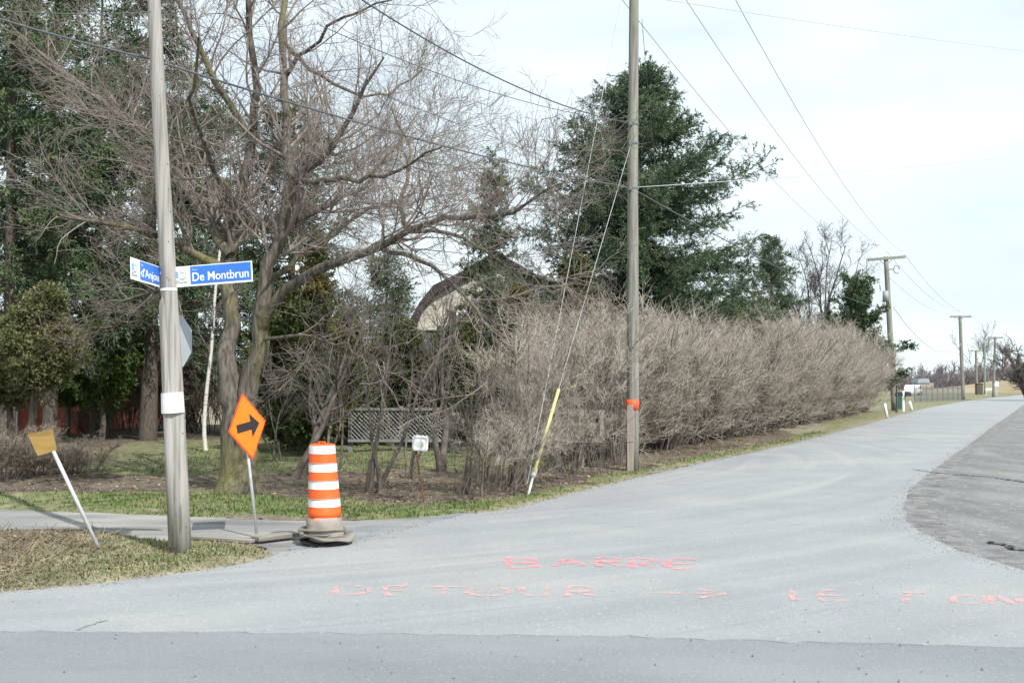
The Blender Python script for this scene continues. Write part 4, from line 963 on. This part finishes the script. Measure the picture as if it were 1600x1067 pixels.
# ------------------------------------------------------------------ far woods and field
def far_mesh():
    parts = []
    T = []
    for q in range(5):
        st = march(RNG.normal(size=(4, 3)) * [.5, .5, 0], RNG.normal(size=(4, 3)) * [.3, .3, 0] + [0, 0, 1], RNG.uniform(3, 5.5, 4), 5, .08, .03); sr = np.full((4, 6), .07)
        b1 = spawn(st, sr, 50, .1, 1, 1.8, .6, 3, .15, .12, .6, .5, .05); b2 = spawn(*b1, 170, .1, 1, .9, .6, 2, .15, .05, .8, .7, .04)
        T.append([tubes(st, sr, 3), tubes(*b1, 3), tubes(*b2, 3)])
    for i in range(520):
        t = T[i % 5]
        if i < 300: px = RNG.uniform(1340, 2000); D = RNG.uniform(185, 260); 
        else: px = RNG.uniform(-400, 1340); D = RNG.uniform(90, 150)
        p = at(px, 598, D); a = RNG.uniform(0, 6.28); c, s_ = math.cos(a), math.sin(a); k = RNG.uniform(.6, 1.) * (1. if i < 300 else 1.2) * D / 210
        if px > 1540: k *= 1.35
        M = np.array([[c, s_, 0], [-s_, c, 0], [0, 0, 1]]) * k
        for V, F in t: parts.append((V @ M + np.array([p.x, p.y, 0]), F))
    return parts
o = npobj('far_woods', far_mesh(), m_far); tag(o, 'hazy belt of bare woods along the horizon', 'woods', kind='stuff')
# grassy bank beyond the road at far right
bm = bmesh.new(); prev = None
for px, h in ((1380, 0), (1440, .5), (1500, 1.2), (1560, 2.4), (1640, 4), (1760, 5)):
    a = at(px, 598, 165); b = at(px, 598, 185); row = [bm.verts.new((a.x, a.y, -.1)), bm.verts.new((b.x, b.y, h * .9)), bm.verts.new((b.x, b.y + 16, -.1))]
    if prev:
        for k in range(2): bm.faces.new((prev[k], row[k], row[k + 1], prev[k + 1]))
    prev = row
o = bmobj('field_bank', bm, mat('bank_grass', [(.26, .20, .13), (.34, .29, .19)], .1, rough=1), None, True); o['kind'] = 'structure'

# ------------------------------------------------------------------ houses
def local_box(name, parent, lo, hi, m, bev=0):
    bm = bmesh.new(); lo = Vector(lo); hi = Vector(hi); box(bm, (lo + hi) / 2, hi - lo, bev=bev); return bmobj(name, bm, m, parent)
# white gambrel house
Yh = 38.; k = Yh / 1600
hc = at(775, 598, Yh); hc.z = 0
hw = empty('white_house', hc, 'cream house with dark curved gambrel roof half hidden behind the trees', 'house')
def hx(px): return (px - 775) * k
def hz(py): return CH + (598 - py) * k
gab = [(hx(650), 0), (hx(650), hz(512)), (hx(664), hz(478)), (hx(684), hz(458)), (hx(715), hz(442)), (hx(775), hz(405)), (hx(835), hz(442)), (hx(866), hz(458)), (hx(886), hz(478)), (hx(900), hz(512)), (hx(900), 0)]
def sidingx(t, src, ma):
    n = t.nodes; l = t.links; wv = n.new('ShaderNodeTexWave'); wv.bands_direction = 'Z'; wv.inputs['Scale'].default_value = 2.2; wv.wave_profile = 'SAW'
    co = n.new('ShaderNodeTexCoord'); l.new(co.outputs['Object'], wv.inputs['Vector']); mx = n.new('ShaderNodeMix'); mx.data_type = 'RGBA'; mx.blend_type = 'MULTIPLY'
    mr = n.new('ShaderNodeMapRange'); mr.inputs[3].default_value = .8; mr.inputs[4].default_value = 1; mr.inputs[2].default_value = .2; l.new(wv.outputs['Fac'], mr.inputs[0])
    mx.inputs['Factor'].default_value = 1; l.new(src, mx.inputs['A']); l.new(mr.outputs[0], mx.inputs['B']); return mx.outputs['Result']
m_siding = mat('siding', [(.50, .485, .41), (.58, .56, .48)], 2, rough=.8, extra=sidingx)
bm = bmesh.new(); poly_prism(bm, gab, 9, Matrix()); bmobj('wall', bm, m_siding, hw)
rl = gab[1:-1]; th = .28
outl = [(x * 1.07 + (0), z + (th if 1 < i < 7 else .12)) for i, (x, z) in enumerate(rl)]
outl[0] = (rl[0][0] - .55, rl[0][1] - .35); outl[-1] = (rl[-1][0] + .55, rl[-1][1] - .35)
bm = bmesh.new()
inner = [(x, z + .01) for x, z in rl]; inner[0] = (rl[0][0] - .12, rl[0][1] - .3); inner[-1] = (rl[-1][0] + .12, rl[-1][1] - .3)
for i in range(len(rl) - 1):
    q = [inner[i], inner[i + 1], outl[i + 1], outl[i]]; poly_prism(bm, q, 10, Matrix.Translation((0, -.28, 0)))
bmobj('roof', bm, m_roofdk, hw)
def window(parent, x0, x1, z0, z1, y, mf, shutters=None):
    f = local_box('window', parent, (x0 - .07, y - .05, z0 - .07), (x1 + .07, y + .02, z1 + .07), mf)
    local_box('pane', f, (x0, y - .056, z0), (x1, y - .04, z1), m_glass)
    local_box('frame', f, ((x0 + x1) / 2 - .03, y - .07, z0), ((x0 + x1) / 2 + .03, y - .057, z1), mf)
    return f
window(hw, hx(716), hx(728), hz(512), hz(488), 0, m_white)
local_box('shutter', hw, (hx(703), -.06, hz(516)), (hx(713), -.01, hz(484)), m_maroon); local_box('shutter', hw, (hx(731), -.06, hz(516)), (hx(737), -.01, hz(484)), m_maroon)
local_box('balcony_panel', hw, (hx(654), -1.6, hz(560)), (hx(756), -1.5, hz(521)), m_teal); local_box('balcony_rail', hw, (hx(652), -1.65, hz(521)), (hx(758), -1.45, hz(519)), m_roofdk)
local_box('balcony_floor', hw, (hx(654), -1.48, hz(562)), (hx(756), -.02, hz(558)), m_fence)
local_box('lower_wall', hw, (hx(651), -.04, .02), (hx(899), -.003, hz(575)), m_brickbr)
window(hw, hx(680), hx(710), hz(640), hz(595), -.06, m_white)
window(hw, hx(812), hx(835), hz(510), hz(480), 0, m_white)
# red house
Yr = 33.; k2 = Yr / 1600
rc = at(20, 598, Yr); rc.z = 0
rh = empty('red_house', rc, 'low house with red shingle walls and brown roof behind the left trees', 'house')
def rx(px): return (px - 20) * k2
def rz_(py): return CH + (598 - py) * k2
def brickx(t, src, ma):
    n = t.nodes; l = t.links; bk = n.new('ShaderNodeTexBrick'); bk.inputs['Scale'].default_value = 4; bk.inputs['Mortar Size'].default_value = .03
    bk.inputs['Color1'].default_value = (1, 1, 1, 1); bk.inputs['Color2'].default_value = (.8, .8, .8, 1); bk.inputs['Mortar'].default_value = (.4, .3, .3, 1)
    co = n.new('ShaderNodeTexCoord'); mp = n.new('ShaderNodeMapping'); mp.inputs['Rotation'].default_value = (R(-90), 0, 0); l.new(co.outputs['Object'], mp.inputs['Vector']); l.new(mp.outputs[0], bk.inputs['Vector'])
    mx = n.new('ShaderNodeMix'); mx.data_type = 'RGBA'; mx.blend_type = 'MULTIPLY'; mx.inputs['Factor'].default_value = 1; l.new(src, mx.inputs['A']); l.new(bk.outputs['Color'], mx.inputs['B']); return mx.outputs['Result']
m_shing = mat('red_shingle_wall', [(.42, .11, .075), (.52, .15, .10)], 3, rough=.85, extra=brickx)
local_box('wall', rh, (rx(-420), 0, -.05), (rx(122), 8, rz_(563)), m_shing)
bm = bmesh.new()
poly_prism(bm, [(rx(-440), rz_(563) + .003), (rx(134), rz_(563) + .003), (rx(134), rz_(535)), (rx(-440), rz_(535))], 9, Matrix.Translation((0, -.6, 0)))
v = [bm.verts.new(c) for c in ((rx(-440), -.6, rz_(535) + .003), (rx(134), -.6, rz_(535) + .003), (rx(134), 8.4, rz_(535) + .003), (rx(-440), 8.4, rz_(535) + .003), (rx(-440), 3.9, rz_(500)), (rx(134), 3.9, rz_(500)))]
for q in ((0, 1, 5, 4), (2, 3, 4, 5), (0, 4, 3), (1, 2, 5)): bm.faces.new([v[i] for i in q])
bmobj('roof', bm, m_roofbr, rh)
local_box('eave_trim', rh, (rx(-440), -.62, rz_(563) - .09), (rx(134), -.35, rz_(563)), m_white)
local_box('corner_post', rh, (rx(22), -.08, 0), (rx(30), -.003, rz_(563) - .1), m_white)
window(rh, rx(-8), rx(18), rz_(660), rz_(615), -.003, m_white)
window(rh, rx(96), rx(112), rz_(604), rz_(570), -.003, m_white)
# lattice fence
La = G(548, 683); Lb = G(705, 683); Lv = Lb - La; La.y = Lb.y = 24.2; La.x = (548 - 800) / 1600 * 24.2; Lv = Vector(((705 - 548) / 1600 * 24.2, 0, 0))
lf = empty('lattice_fence', La, 'low grey lattice fence panel across the back of the yard', 'fence')
Lh = .68; Lw = Lv.x; bm = bmesh.new(); st = .10; z0 = .32
n_ = int((Lw + Lh) / st)
for i in range(n_):
    x = -Lh + i * st
    for sgn in (1, -1):
        a = Vector((x, 0, 0)) if sgn > 0 else Vector((x + Lh, 0, 0)); b = a + Vector((Lh * sgn, 0, Lh))
        if sgn < 0: a, b = Vector((x + Lh, 0, 0)), Vector((x, 0, Lh))
        def clip(p, q):
            t0, t1 = 0., 1.
            dx = q.x - p.x
            for lim, s in ((0, 1), (Lw, -1)):
                f0 = (p.x - lim) * s; f1 = (q.x - lim) * s
                if f0 < 0 and f1 < 0: return None
                if f0 < 0: t0 = max(t0, f0 / (f0 - f1))
                if f1 < 0: t1 = min(t1, f0 / (f0 - f1))
            return (p.lerp(q, t0), p.lerp(q, t1)) if t1 > t0 else None
        c = clip(a, b)
        if c: tube(bm, [c[0] + Vector((0, .012 * sgn, z0)), c[1] + Vector((0, .012 * sgn, z0))], .014, 4)
bmobj('lattice', bm, m_lattice, lf)
bm = bmesh.new(); box(bm, (Lw / 2, -.03, z0 + Lh + .03), (Lw + .1, .05, .06)); box(bm, (Lw / 2, -.03, z0 - .03), (Lw + .1, .05, .06)); bmobj('rail', bm, m_lattice, lf)
for i in range(3): local_box('post', lf, (Lw * i / 2 - .05, .03, -.05), (Lw * i / 2 + .05, .12, z0 + Lh + .1), m_lattice)
# deck behind lattice
dk = empty('wooden_deck', Vector((at(640, 598, 34).x, 34, 0)), 'dark brown raised deck with plank rail beneath the white house', 'deck')
local_box('floor', dk, (-2.6, 0, .95), (2.6, 2.6, 1.08), m_fence); local_box('skirt', dk, (-2.5, .1, -.05), (2.5, .15, .94), m_roofdk); local_box('rail', dk, (-2.6, 0, 1.85), (2.6, .06, 1.97), m_plank)
for i in range(6): local_box('post', dk, (-2.6 + i * 1.03, 0.002, 1.085), (-2.53 + i * 1.03, .06, 1.845), m_plank)
# grey wooden garden frame near hedge
wf = empty('wooden_rail', Vector((at(905, 598, 19.6).x, 19.6, 0)), 'weathered grey post and rail frame seen through the shrubs left of the tall pole', 'fence')
kk = 19.6 / 1600
zt2 = CH + (598 - 640) * kk
local_box('top_rail', wf, (-35 * kk, -.03, zt2 - .09), (40 * kk, .05, zt2), m_fence)
for a in (-33, 3, 36): local_box('post', wf, (a * kk - .05, -.025, -.05), (a * kk + .05, .045, zt2 - .095), m_fence)
local_box('lower_rail', wf, (-35 * kk, -.06, zt2 - .62), (40 * kk, -.03, zt2 - .54), m_fence)
# white plate on rusty post
pb_ = G(664, 788); pl = empty('plate_marker', pb_, 'rounded white plastic plate fixed on a thin rusty post in the yard', 'marker')
ka = pb_.y / 1600
cpl = at(657, 692, pb_.y) - pb_
bm = bmesh.new(); tube(bm, [Vector((0, 0, -.05)), Vector(at(648, 690, pb_.y + .03) - pb_)], .014, 6); bmobj('post', bm, m_rust, pl)
def rrect(w_, h_, r, n=5):
    out = []
    for cx, cz, a0 in ((w_ - r, h_ - r, 0), (-w_ + r, h_ - r, 90), (-w_ + r, -h_ + r, 180), (w_ - r, -h_ + r, 270)):
        for i in range(n + 1): a = R(a0 + 90 * i / n); out.append((cx + r * math.cos(a), cz + r * math.sin(a)))
    return out
M_ = Matrix.Translation(cpl + Vector((0, -.03, 0))) @ Matrix.Rotation(R(4), 4, 'Y')
bm = bmesh.new(); o1 = rrect(.108, .105, .035); i1 = rrect(.085, .08, .03); n = len(o1)
vo = [bm.verts.new(M_ @ Vector((x, 0, z))) for x, z in o1]; vi = [bm.verts.new(M_ @ Vector((x, -.012, z))) for x, z in i1]; vb = [bm.verts.new(M_ @ Vector((x, .02, z))) for x, z in o1]; vc = [bm.verts.new(M_ @ Vector((x, .006, z))) for x, z in i1]
for i in range(n):
    j = (i + 1) % n; bm.faces.new((vo[i], vo[j], vi[j], vi[i])); bm.faces.new((vo[i], vb[i], vb[j], vo[j])); bm.faces.new((vi[i], vi[j], vc[j], vc[i]))
bm.faces.new(vc); bm.faces.new(vb[::-1]); bmobj('rim', bm, m_white, pl)
bm = bmesh.new(); poly_prism(bm, [(x, z - .02) for x, z in rrect(.055, .045, .03)], .004, M_ @ Matrix.Translation((-.01, 0, 0))); bmobj('inset', bm, mat('plate_grey', [(.55, .57, .58)], rough=.6), pl)

# ------------------------------------------------------------------ roadside things at right distance
def wpost(px, pyb, pxt, pyt, r, label, m=m_white):
    B = G(px, pyb); T = at(pxt, pyt, B.y); o = bmesh.new(); tube(o, [Vector((0, 0, -.05)), (T - B) * .97, T - B], [r, r, r * .6], 8)
    ob = bmobj('marker_post', o, m, None, True); ob.location = B; return tag(ob, label, 'post', 'white marker posts')
wpost(1386.5, 653, 1382, 630, .07, 'short white post leaning at the end of the hedge')
wpost(1425, 641, 1421, 627, .09, 'short white post right of the mailboxes')
mbp = G(1411.5, 643); mk = mbp.y / 1600
mb = empty('mailbox_stand', mbp, 'white post carrying dark mailboxes by the road bend', 'mailbox')
local_box('post', mb, (-1.7 * mk, -.06, -.05), (1.7 * mk, .06, 32 * mk), m_white, .01)
for s in (-1, 1):
    bm = bmesh.new(); prof = [(-.14, 0), (.14, 0), (.14, .13), (.09, .23), (0, .26), (-.09, .23), (-.14, .13)]
    poly_prism(bm, prof, .5, Matrix.Translation((s * .24, -.25, 24 * mk))); b = bmobj('mailbox', bm, mat('mailbox_black', [(.035, .05, .06)], rough=.5), mb)
bn = G(1407, 640); bin_ = empty('refuse_bin', bn, 'dark green wheeled bin beside the mailbox post', 'bin')
bm = bmesh.new(); 
for (w0, z) in (): pass
vsb = []
for w_, z in ((.18, .05), (.27, 1.0)): vsb.append([bm.verts.new((sx * w_, sy * w_ + (.02), z)) for sx, sy in ((-1, -1), (1, -1), (1, 1), (-1, 1))])
bm.faces.new(vsb[0][::-1]); bm.faces.new(vsb[1])
for i in range(4): bm.faces.new((vsb[0][i], vsb[0][(i + 1) % 4], vsb[1][(i + 1) % 4], vsb[1][i]))
bmobj('body', bm, m_green, bin_); local_box('lid', bin_, (-.3, -.3, 1.003), (.3, .33, 1.07), m_green, .01)
for s in (-1, 1):
    bm = bmesh.new(); tube(bm, [(s * .2, .2, .1), (s * .27, .2, .1)], .1, 12); bmobj('wheel', bm, m_black_rub, bin_)
dp = G(1402, 642); T = at(1401, 600, dp.y); bm = bmesh.new(); tube(bm, [Vector((0, 0, -.05)), T - dp], .07, 8); o = bmobj('wooden_post', bm, m_cbark, None, True); o.location = dp; tag(o, 'dark thin wooden post left of the refuse bin', 'post')
# iron fence
fa = G(1428, 632); fb = G(1503, 622); fa = Vector((at(1428, 598, 84).x, 84, 0)); fb = Vector((at(1503, 598, 96).x, 96, 0)); fv = fb - fa
fo = empty('iron_fence', fa, 'grey iron picket fence on the grass beyond the bend', 'fence'); fo.rotation_euler.z = math.atan2(fv.y, fv.x)
local_box('rail', fo, (0, -.02, 1.15), (fv.length, .02, 1.21), m_iron); local_box('rail', fo, (0, -.02, .25), (fv.length, .02, .31), m_iron)
nn = int(fv.length / .28)
for i in range(nn + 1):
    x = fv.length * i / nn
    if i % 6 == 0: local_box('post', fo, (x - .06, -.065, -.05), (x + .06, -.021, 1.45), m_iron)
    else: local_box('picket', fo, (x - .022, -.045, .1), (x + .022, -.021, 1.3), m_iron)
# parked car roof beyond fence
cp2 = Vector((at(1438, 598, 130).x, 130, 0)); car = empty('parked_car', cp2, 'white parked car half hidden behind the iron fence', 'car', None, R(62)); 
bm = bmesh.new(); prof = [(-2.1, .35), (2.1, .35), (2.12, .75), (1.35, .88), (.8, 1.38), (-1.1, 1.4), (-1.8, .95), (-2.12, .85)]
poly_prism(bm, prof, 1.7, Matrix()); bmesh.ops.bevel(bm, geom=bm.edges[:], offset=.06, segments=2, affect='EDGES'); bmobj('body', bm, m_white, car)
bm = bmesh.new(); poly_prism(bm, [(-1.5, .93), (1.15, .93), (.75, 1.3), (-1.05, 1.32)], .02, Matrix.Translation((0, -.012, 0))); bmobj('window', bm, m_glass, car)
for x in (-1.3, 1.3):
    for y in (-.03, 1.55):
        bm = bmesh.new(); tube(bm, [(x, y, .33), (x, y + .18, .33)], .33, 18); bmobj('wheel', bm, m_black_rub, car)
# shed
shp = Vector((at(1444, 598, 175).x, 175, 0)); sh = empty('shed', shp, 'small distant shed with blue-grey roof in front of the woods', 'shed')
sh.scale = (.8, .8, .95)
local_box('wall', sh, (-1.2, 0, -.1), (2.0, 3, 1.7), mat('tan_wall', [(.36, .30, .26)], rough=.8))
bm = bmesh.new(); poly_prism(bm, [(-1.5, 1.703), (1.2, 1.703), (.9, 2.5), (-1.2, 2.5)], 3.4, Matrix.Translation((0, -.2, 0))); bmobj('roof', bm, mat('bluegrey_roof', [(.30, .36, .42)], rough=.7), sh)
# white sign at pole5
sg = G(1557, 620); sg = Vector((at(1557, 598, 116).x, 116, 0)); kz2 = 116 / 1600
s5 = empty('small_sign', sg, 'small square white sign on a post beside the road far away', 'road sign')
bm = bmesh.new(); tube(bm, [(0, 0, -.05), (0, 0, 1.7)], .04, 6); bmobj('post', bm, m_galv, s5); local_box('panel', s5, (-.22, -.07, 1.25), (.22, -.045, 1.75), m_white)
hy = Vector((at(1546, 598, 130).x, 130, 0)); local = empty('road_barrier', hy, 'low pale barrier rail far away beside the road', 'barrier')
local_box('rail', local, (-.5, 0, .75), (.5, .05, .95), m_white)
for s in (-.4, .4): local_box('post', local, (s - .04, .053, -.05), (s + .04, .1, .9), m_galv)
ut = Vector((at(1531, 598, 140).x, 140, 0)); u2 = empty('utility_cabinet', ut, 'dark brown cabinet standing by the slim green pole', 'cabinet')
local_box('body', u2, (-.42, 0, -.05), (.42, .6, 1.5), m_cbark, .03); local_box('cap', u2, (-.47, -.05, 1.503), (.47, .65, 1.58), m_roofdk)

# ------------------------------------------------------------------ sprayed writing on the road
def faded(name, col, th):
    m = mat(name, [col, tuple(min(1, c * 1.12) for c in col)], 20, rough=.9); t = m.node_tree; n = t.nodes; l = t.links; b = n['Principled BSDF']
    no = n.new('ShaderNodeTexNoise'); no.inputs['Scale'].default_value = 9; no.inputs['Detail'].default_value = 8; co = n.new('ShaderNodeTexCoord'); l.new(co.outputs['Object'], no.inputs['Vector'])
    mr = n.new('ShaderNodeMapRange'); mr.inputs[1].default_value = th; mr.inputs[2].default_value = th + .24; mr.inputs[3].default_value = .04; mr.inputs[4].default_value = .62; l.new(no.outputs['Fac'], mr.inputs[0]); l.new(mr.outputs[0], b.inputs['Alpha'])
    return m
m_spray = faded('spray_pink', (.80, .40, .38), .40); m_spray2 = faded('spray_red', (.85, .30, .31), .38)
GL = {'B': [[(0, 0), (0, 1), (.7, .9), (.75, .6), (0, .5)], [(0, .5), (.8, .4), (.8, .1), (0, 0)]], 'A': [[(-.1, 0), (.4, 1), (.95, 0)], [(.15, .4), (.7, .4)]],
      'R': [[(0, 0), (0, 1), (.7, .95), (.7, .6), (0, .5)], [(.2, .5), (.9, 0)]], 'E': [[(.8, 1), (0, 1), (0, 0), (.85, 0)], [(0, .5), (.7, .5)]],
      'D': [[(0, 0), (.1, 1), (.7, .85), (.8, .4), (.5, .05), (0, 0)]], 'T': [[(0, 1), (1, 1)], [(.4, 1), (.3, 0)]], 'O': [[(.5 + .5 * math.cos(i * .42), .5 + .5 * math.sin(i * .42)) for i in range(16)]],
      'U': [[(0, 1), (0, .3), (.4, 0), (.8, .2), (.9, 1)]], 'L': [[(.0, 1), (.1, 0), (.8, 0)]], 'N': [[(0, 0), (.05, 1), (.75, 0), (.85, 1)]], '>': [[(-1, .5), (1, .5)], [(.4, .85), (1, .5), (.4, .1)]],
      "'": [[(.2, 1.3), (.45, 1.05)]]}
def spray(word, boxes, m, label, wd=.028, name='painted_word'):
    parts = []
    for ch, (x0, x1, yt, yb) in zip(word, boxes):
        for st in GL[ch]:
            P = []
            for (u, v) in st:
                px = x0 + (x1 - x0) * u; py = yb + (yt - yb) * v; q = g(px, py); P.append((q.x, q.y, 0))
            P = catmull(P, max(10, len(P) * 5)) if len(P) > 2 else np.array([np.array(P[0]) + (np.array(P[1]) - np.array(P[0])) * t for t in np.linspace(0, 1, 10)])
            d = unit(np.gradient(P, axis=0)); nn_ = np.stack([-d[:, 1], d[:, 0], 0 * d[:, 0]], 1)
            ww = wd * (1 + .35 * np.sin(np.arange(len(P)) * .9 + x0))[:, None]
            V = np.concatenate([P + nn_ * ww, P - nn_ * ww]); V[:, 2] = .004 + .0006 * (len(parts) % 5); n = len(P)
            parts.append((V, np.array([[i + 1, i, n + i, n + i + 1] for i in range(n - 1)])))
    o = npobj(name, parts, m); return tag(o, label, 'road writing', 'sprayed writing on the road')
spray('BARRE', [(795, 845, 872, 887), (870, 915, 874, 885), (936, 975, 872, 885), (988, 1032, 873, 887), (1048, 1100, 874, 888)], m_spray2, 'red-pink sprayed word BARRE on the pale asphalt, upper line', .035)
spray("DE'TOUR", [(522, 590, 915, 929), (605, 640, 916, 929), (630, 645, 916, 929), (672, 730, 917, 929), (730, 796, 918, 931), (816, 864, 917, 931), (888, 935, 917, 932)], m_spray, 'faded pink sprayed word DETOUR on the pale asphalt, lower line', .024)
spray('>', [(1068, 1130, 918, 936)], m_spray, 'faded pink sprayed arrow pointing right after the word DETOUR', .024, 'painted_arrow')
spray('LETON', [(1237, 1262, 923, 937), (1286, 1330, 923, 938), (1402, 1445, 926, 941), (1488, 1540, 930, 943), (1550, 1600, 930, 944)], m_spray, 'faded pink sprayed letters LET ON at the right of the lower line', .024)
# crumbs of gravel along the pavement edges
def stones(P, sz):
    n = len(P); o = np.array([[1, 0, 0], [0, 1, 0], [-1, 0, 0], [0, -1, 0], [0, 0, .7], [0, 0, -.7]], float)
    V = P[:, None, :] + o[None] * sz[:, None, None] * RNG.uniform(.6, 1.3, (n, 6, 1)); F = np.array([[0, 1, 4], [1, 2, 4], [2, 3, 4], [3, 0, 4], [1, 0, 5], [2, 1, 5], [3, 2, 5], [0, 3, 5]])
    return V.reshape(-1, 3), (F[None] + (np.arange(n) * 6)[:, None, None]).reshape(-1, 3)
pp = []
for E, n, sp, sgn in ((wpoly(right_edge[2:]), 2600, .11, 1), (wpoly([(-60, 940), (0, 925)] + left_edge[:17]), 3600, .09, 1)):
    E = np.array(E); L_ = np.linalg.norm(np.diff(E, axis=0), axis=1); c_ = np.concatenate([[0], np.cumsum(L_)]); q = RNG.uniform(0, 1, n) ** 1.2 * min(c_[-1], 40)
    if sgn and E[0, 1] > 30: q = c_[-1] - q
    P = np.stack([np.interp(q, c_, E[:, 0]), np.interp(q, c_, E[:, 1]), 0 * q + .003], 1); P[:, :2] += RNG.normal(size=(n, 2)) * sp; pp.append(P)
P = np.concatenate(pp)
o = npobj('gravel_crumbs', [stones(P, .004 + .010 * RNG.uniform(0, 1, len(P)) ** 3)], mat('crumb', [(.22, .21, .20), (.38, .37, .35)], 9, rough=1)); tag(o, 'loose gravel crumbs along the broken pavement edges', 'gravel', kind='stuff')
# pebbles on the roads
px_ = RNG.uniform(-5, 8, 300); py_ = RNG.uniform(4.9, 8.6, 300); bm = bmesh.new()
for a, b in zip(px_, py_):
    s = RNG.uniform(.003, .008); r = bmesh.ops.create_icosphere(bm, subdivisions=1, radius=s); bmesh.ops.translate(bm, vec=(a, b, s * .3), verts=r['verts'])
o = bmobj('pebbles', bm, mat('pebble', [(.12, .12, .12), (.3, .3, .29)], 3, rough=.9)); tag(o, 'small loose stones scattered on the near asphalt', 'stones', kind='stuff')
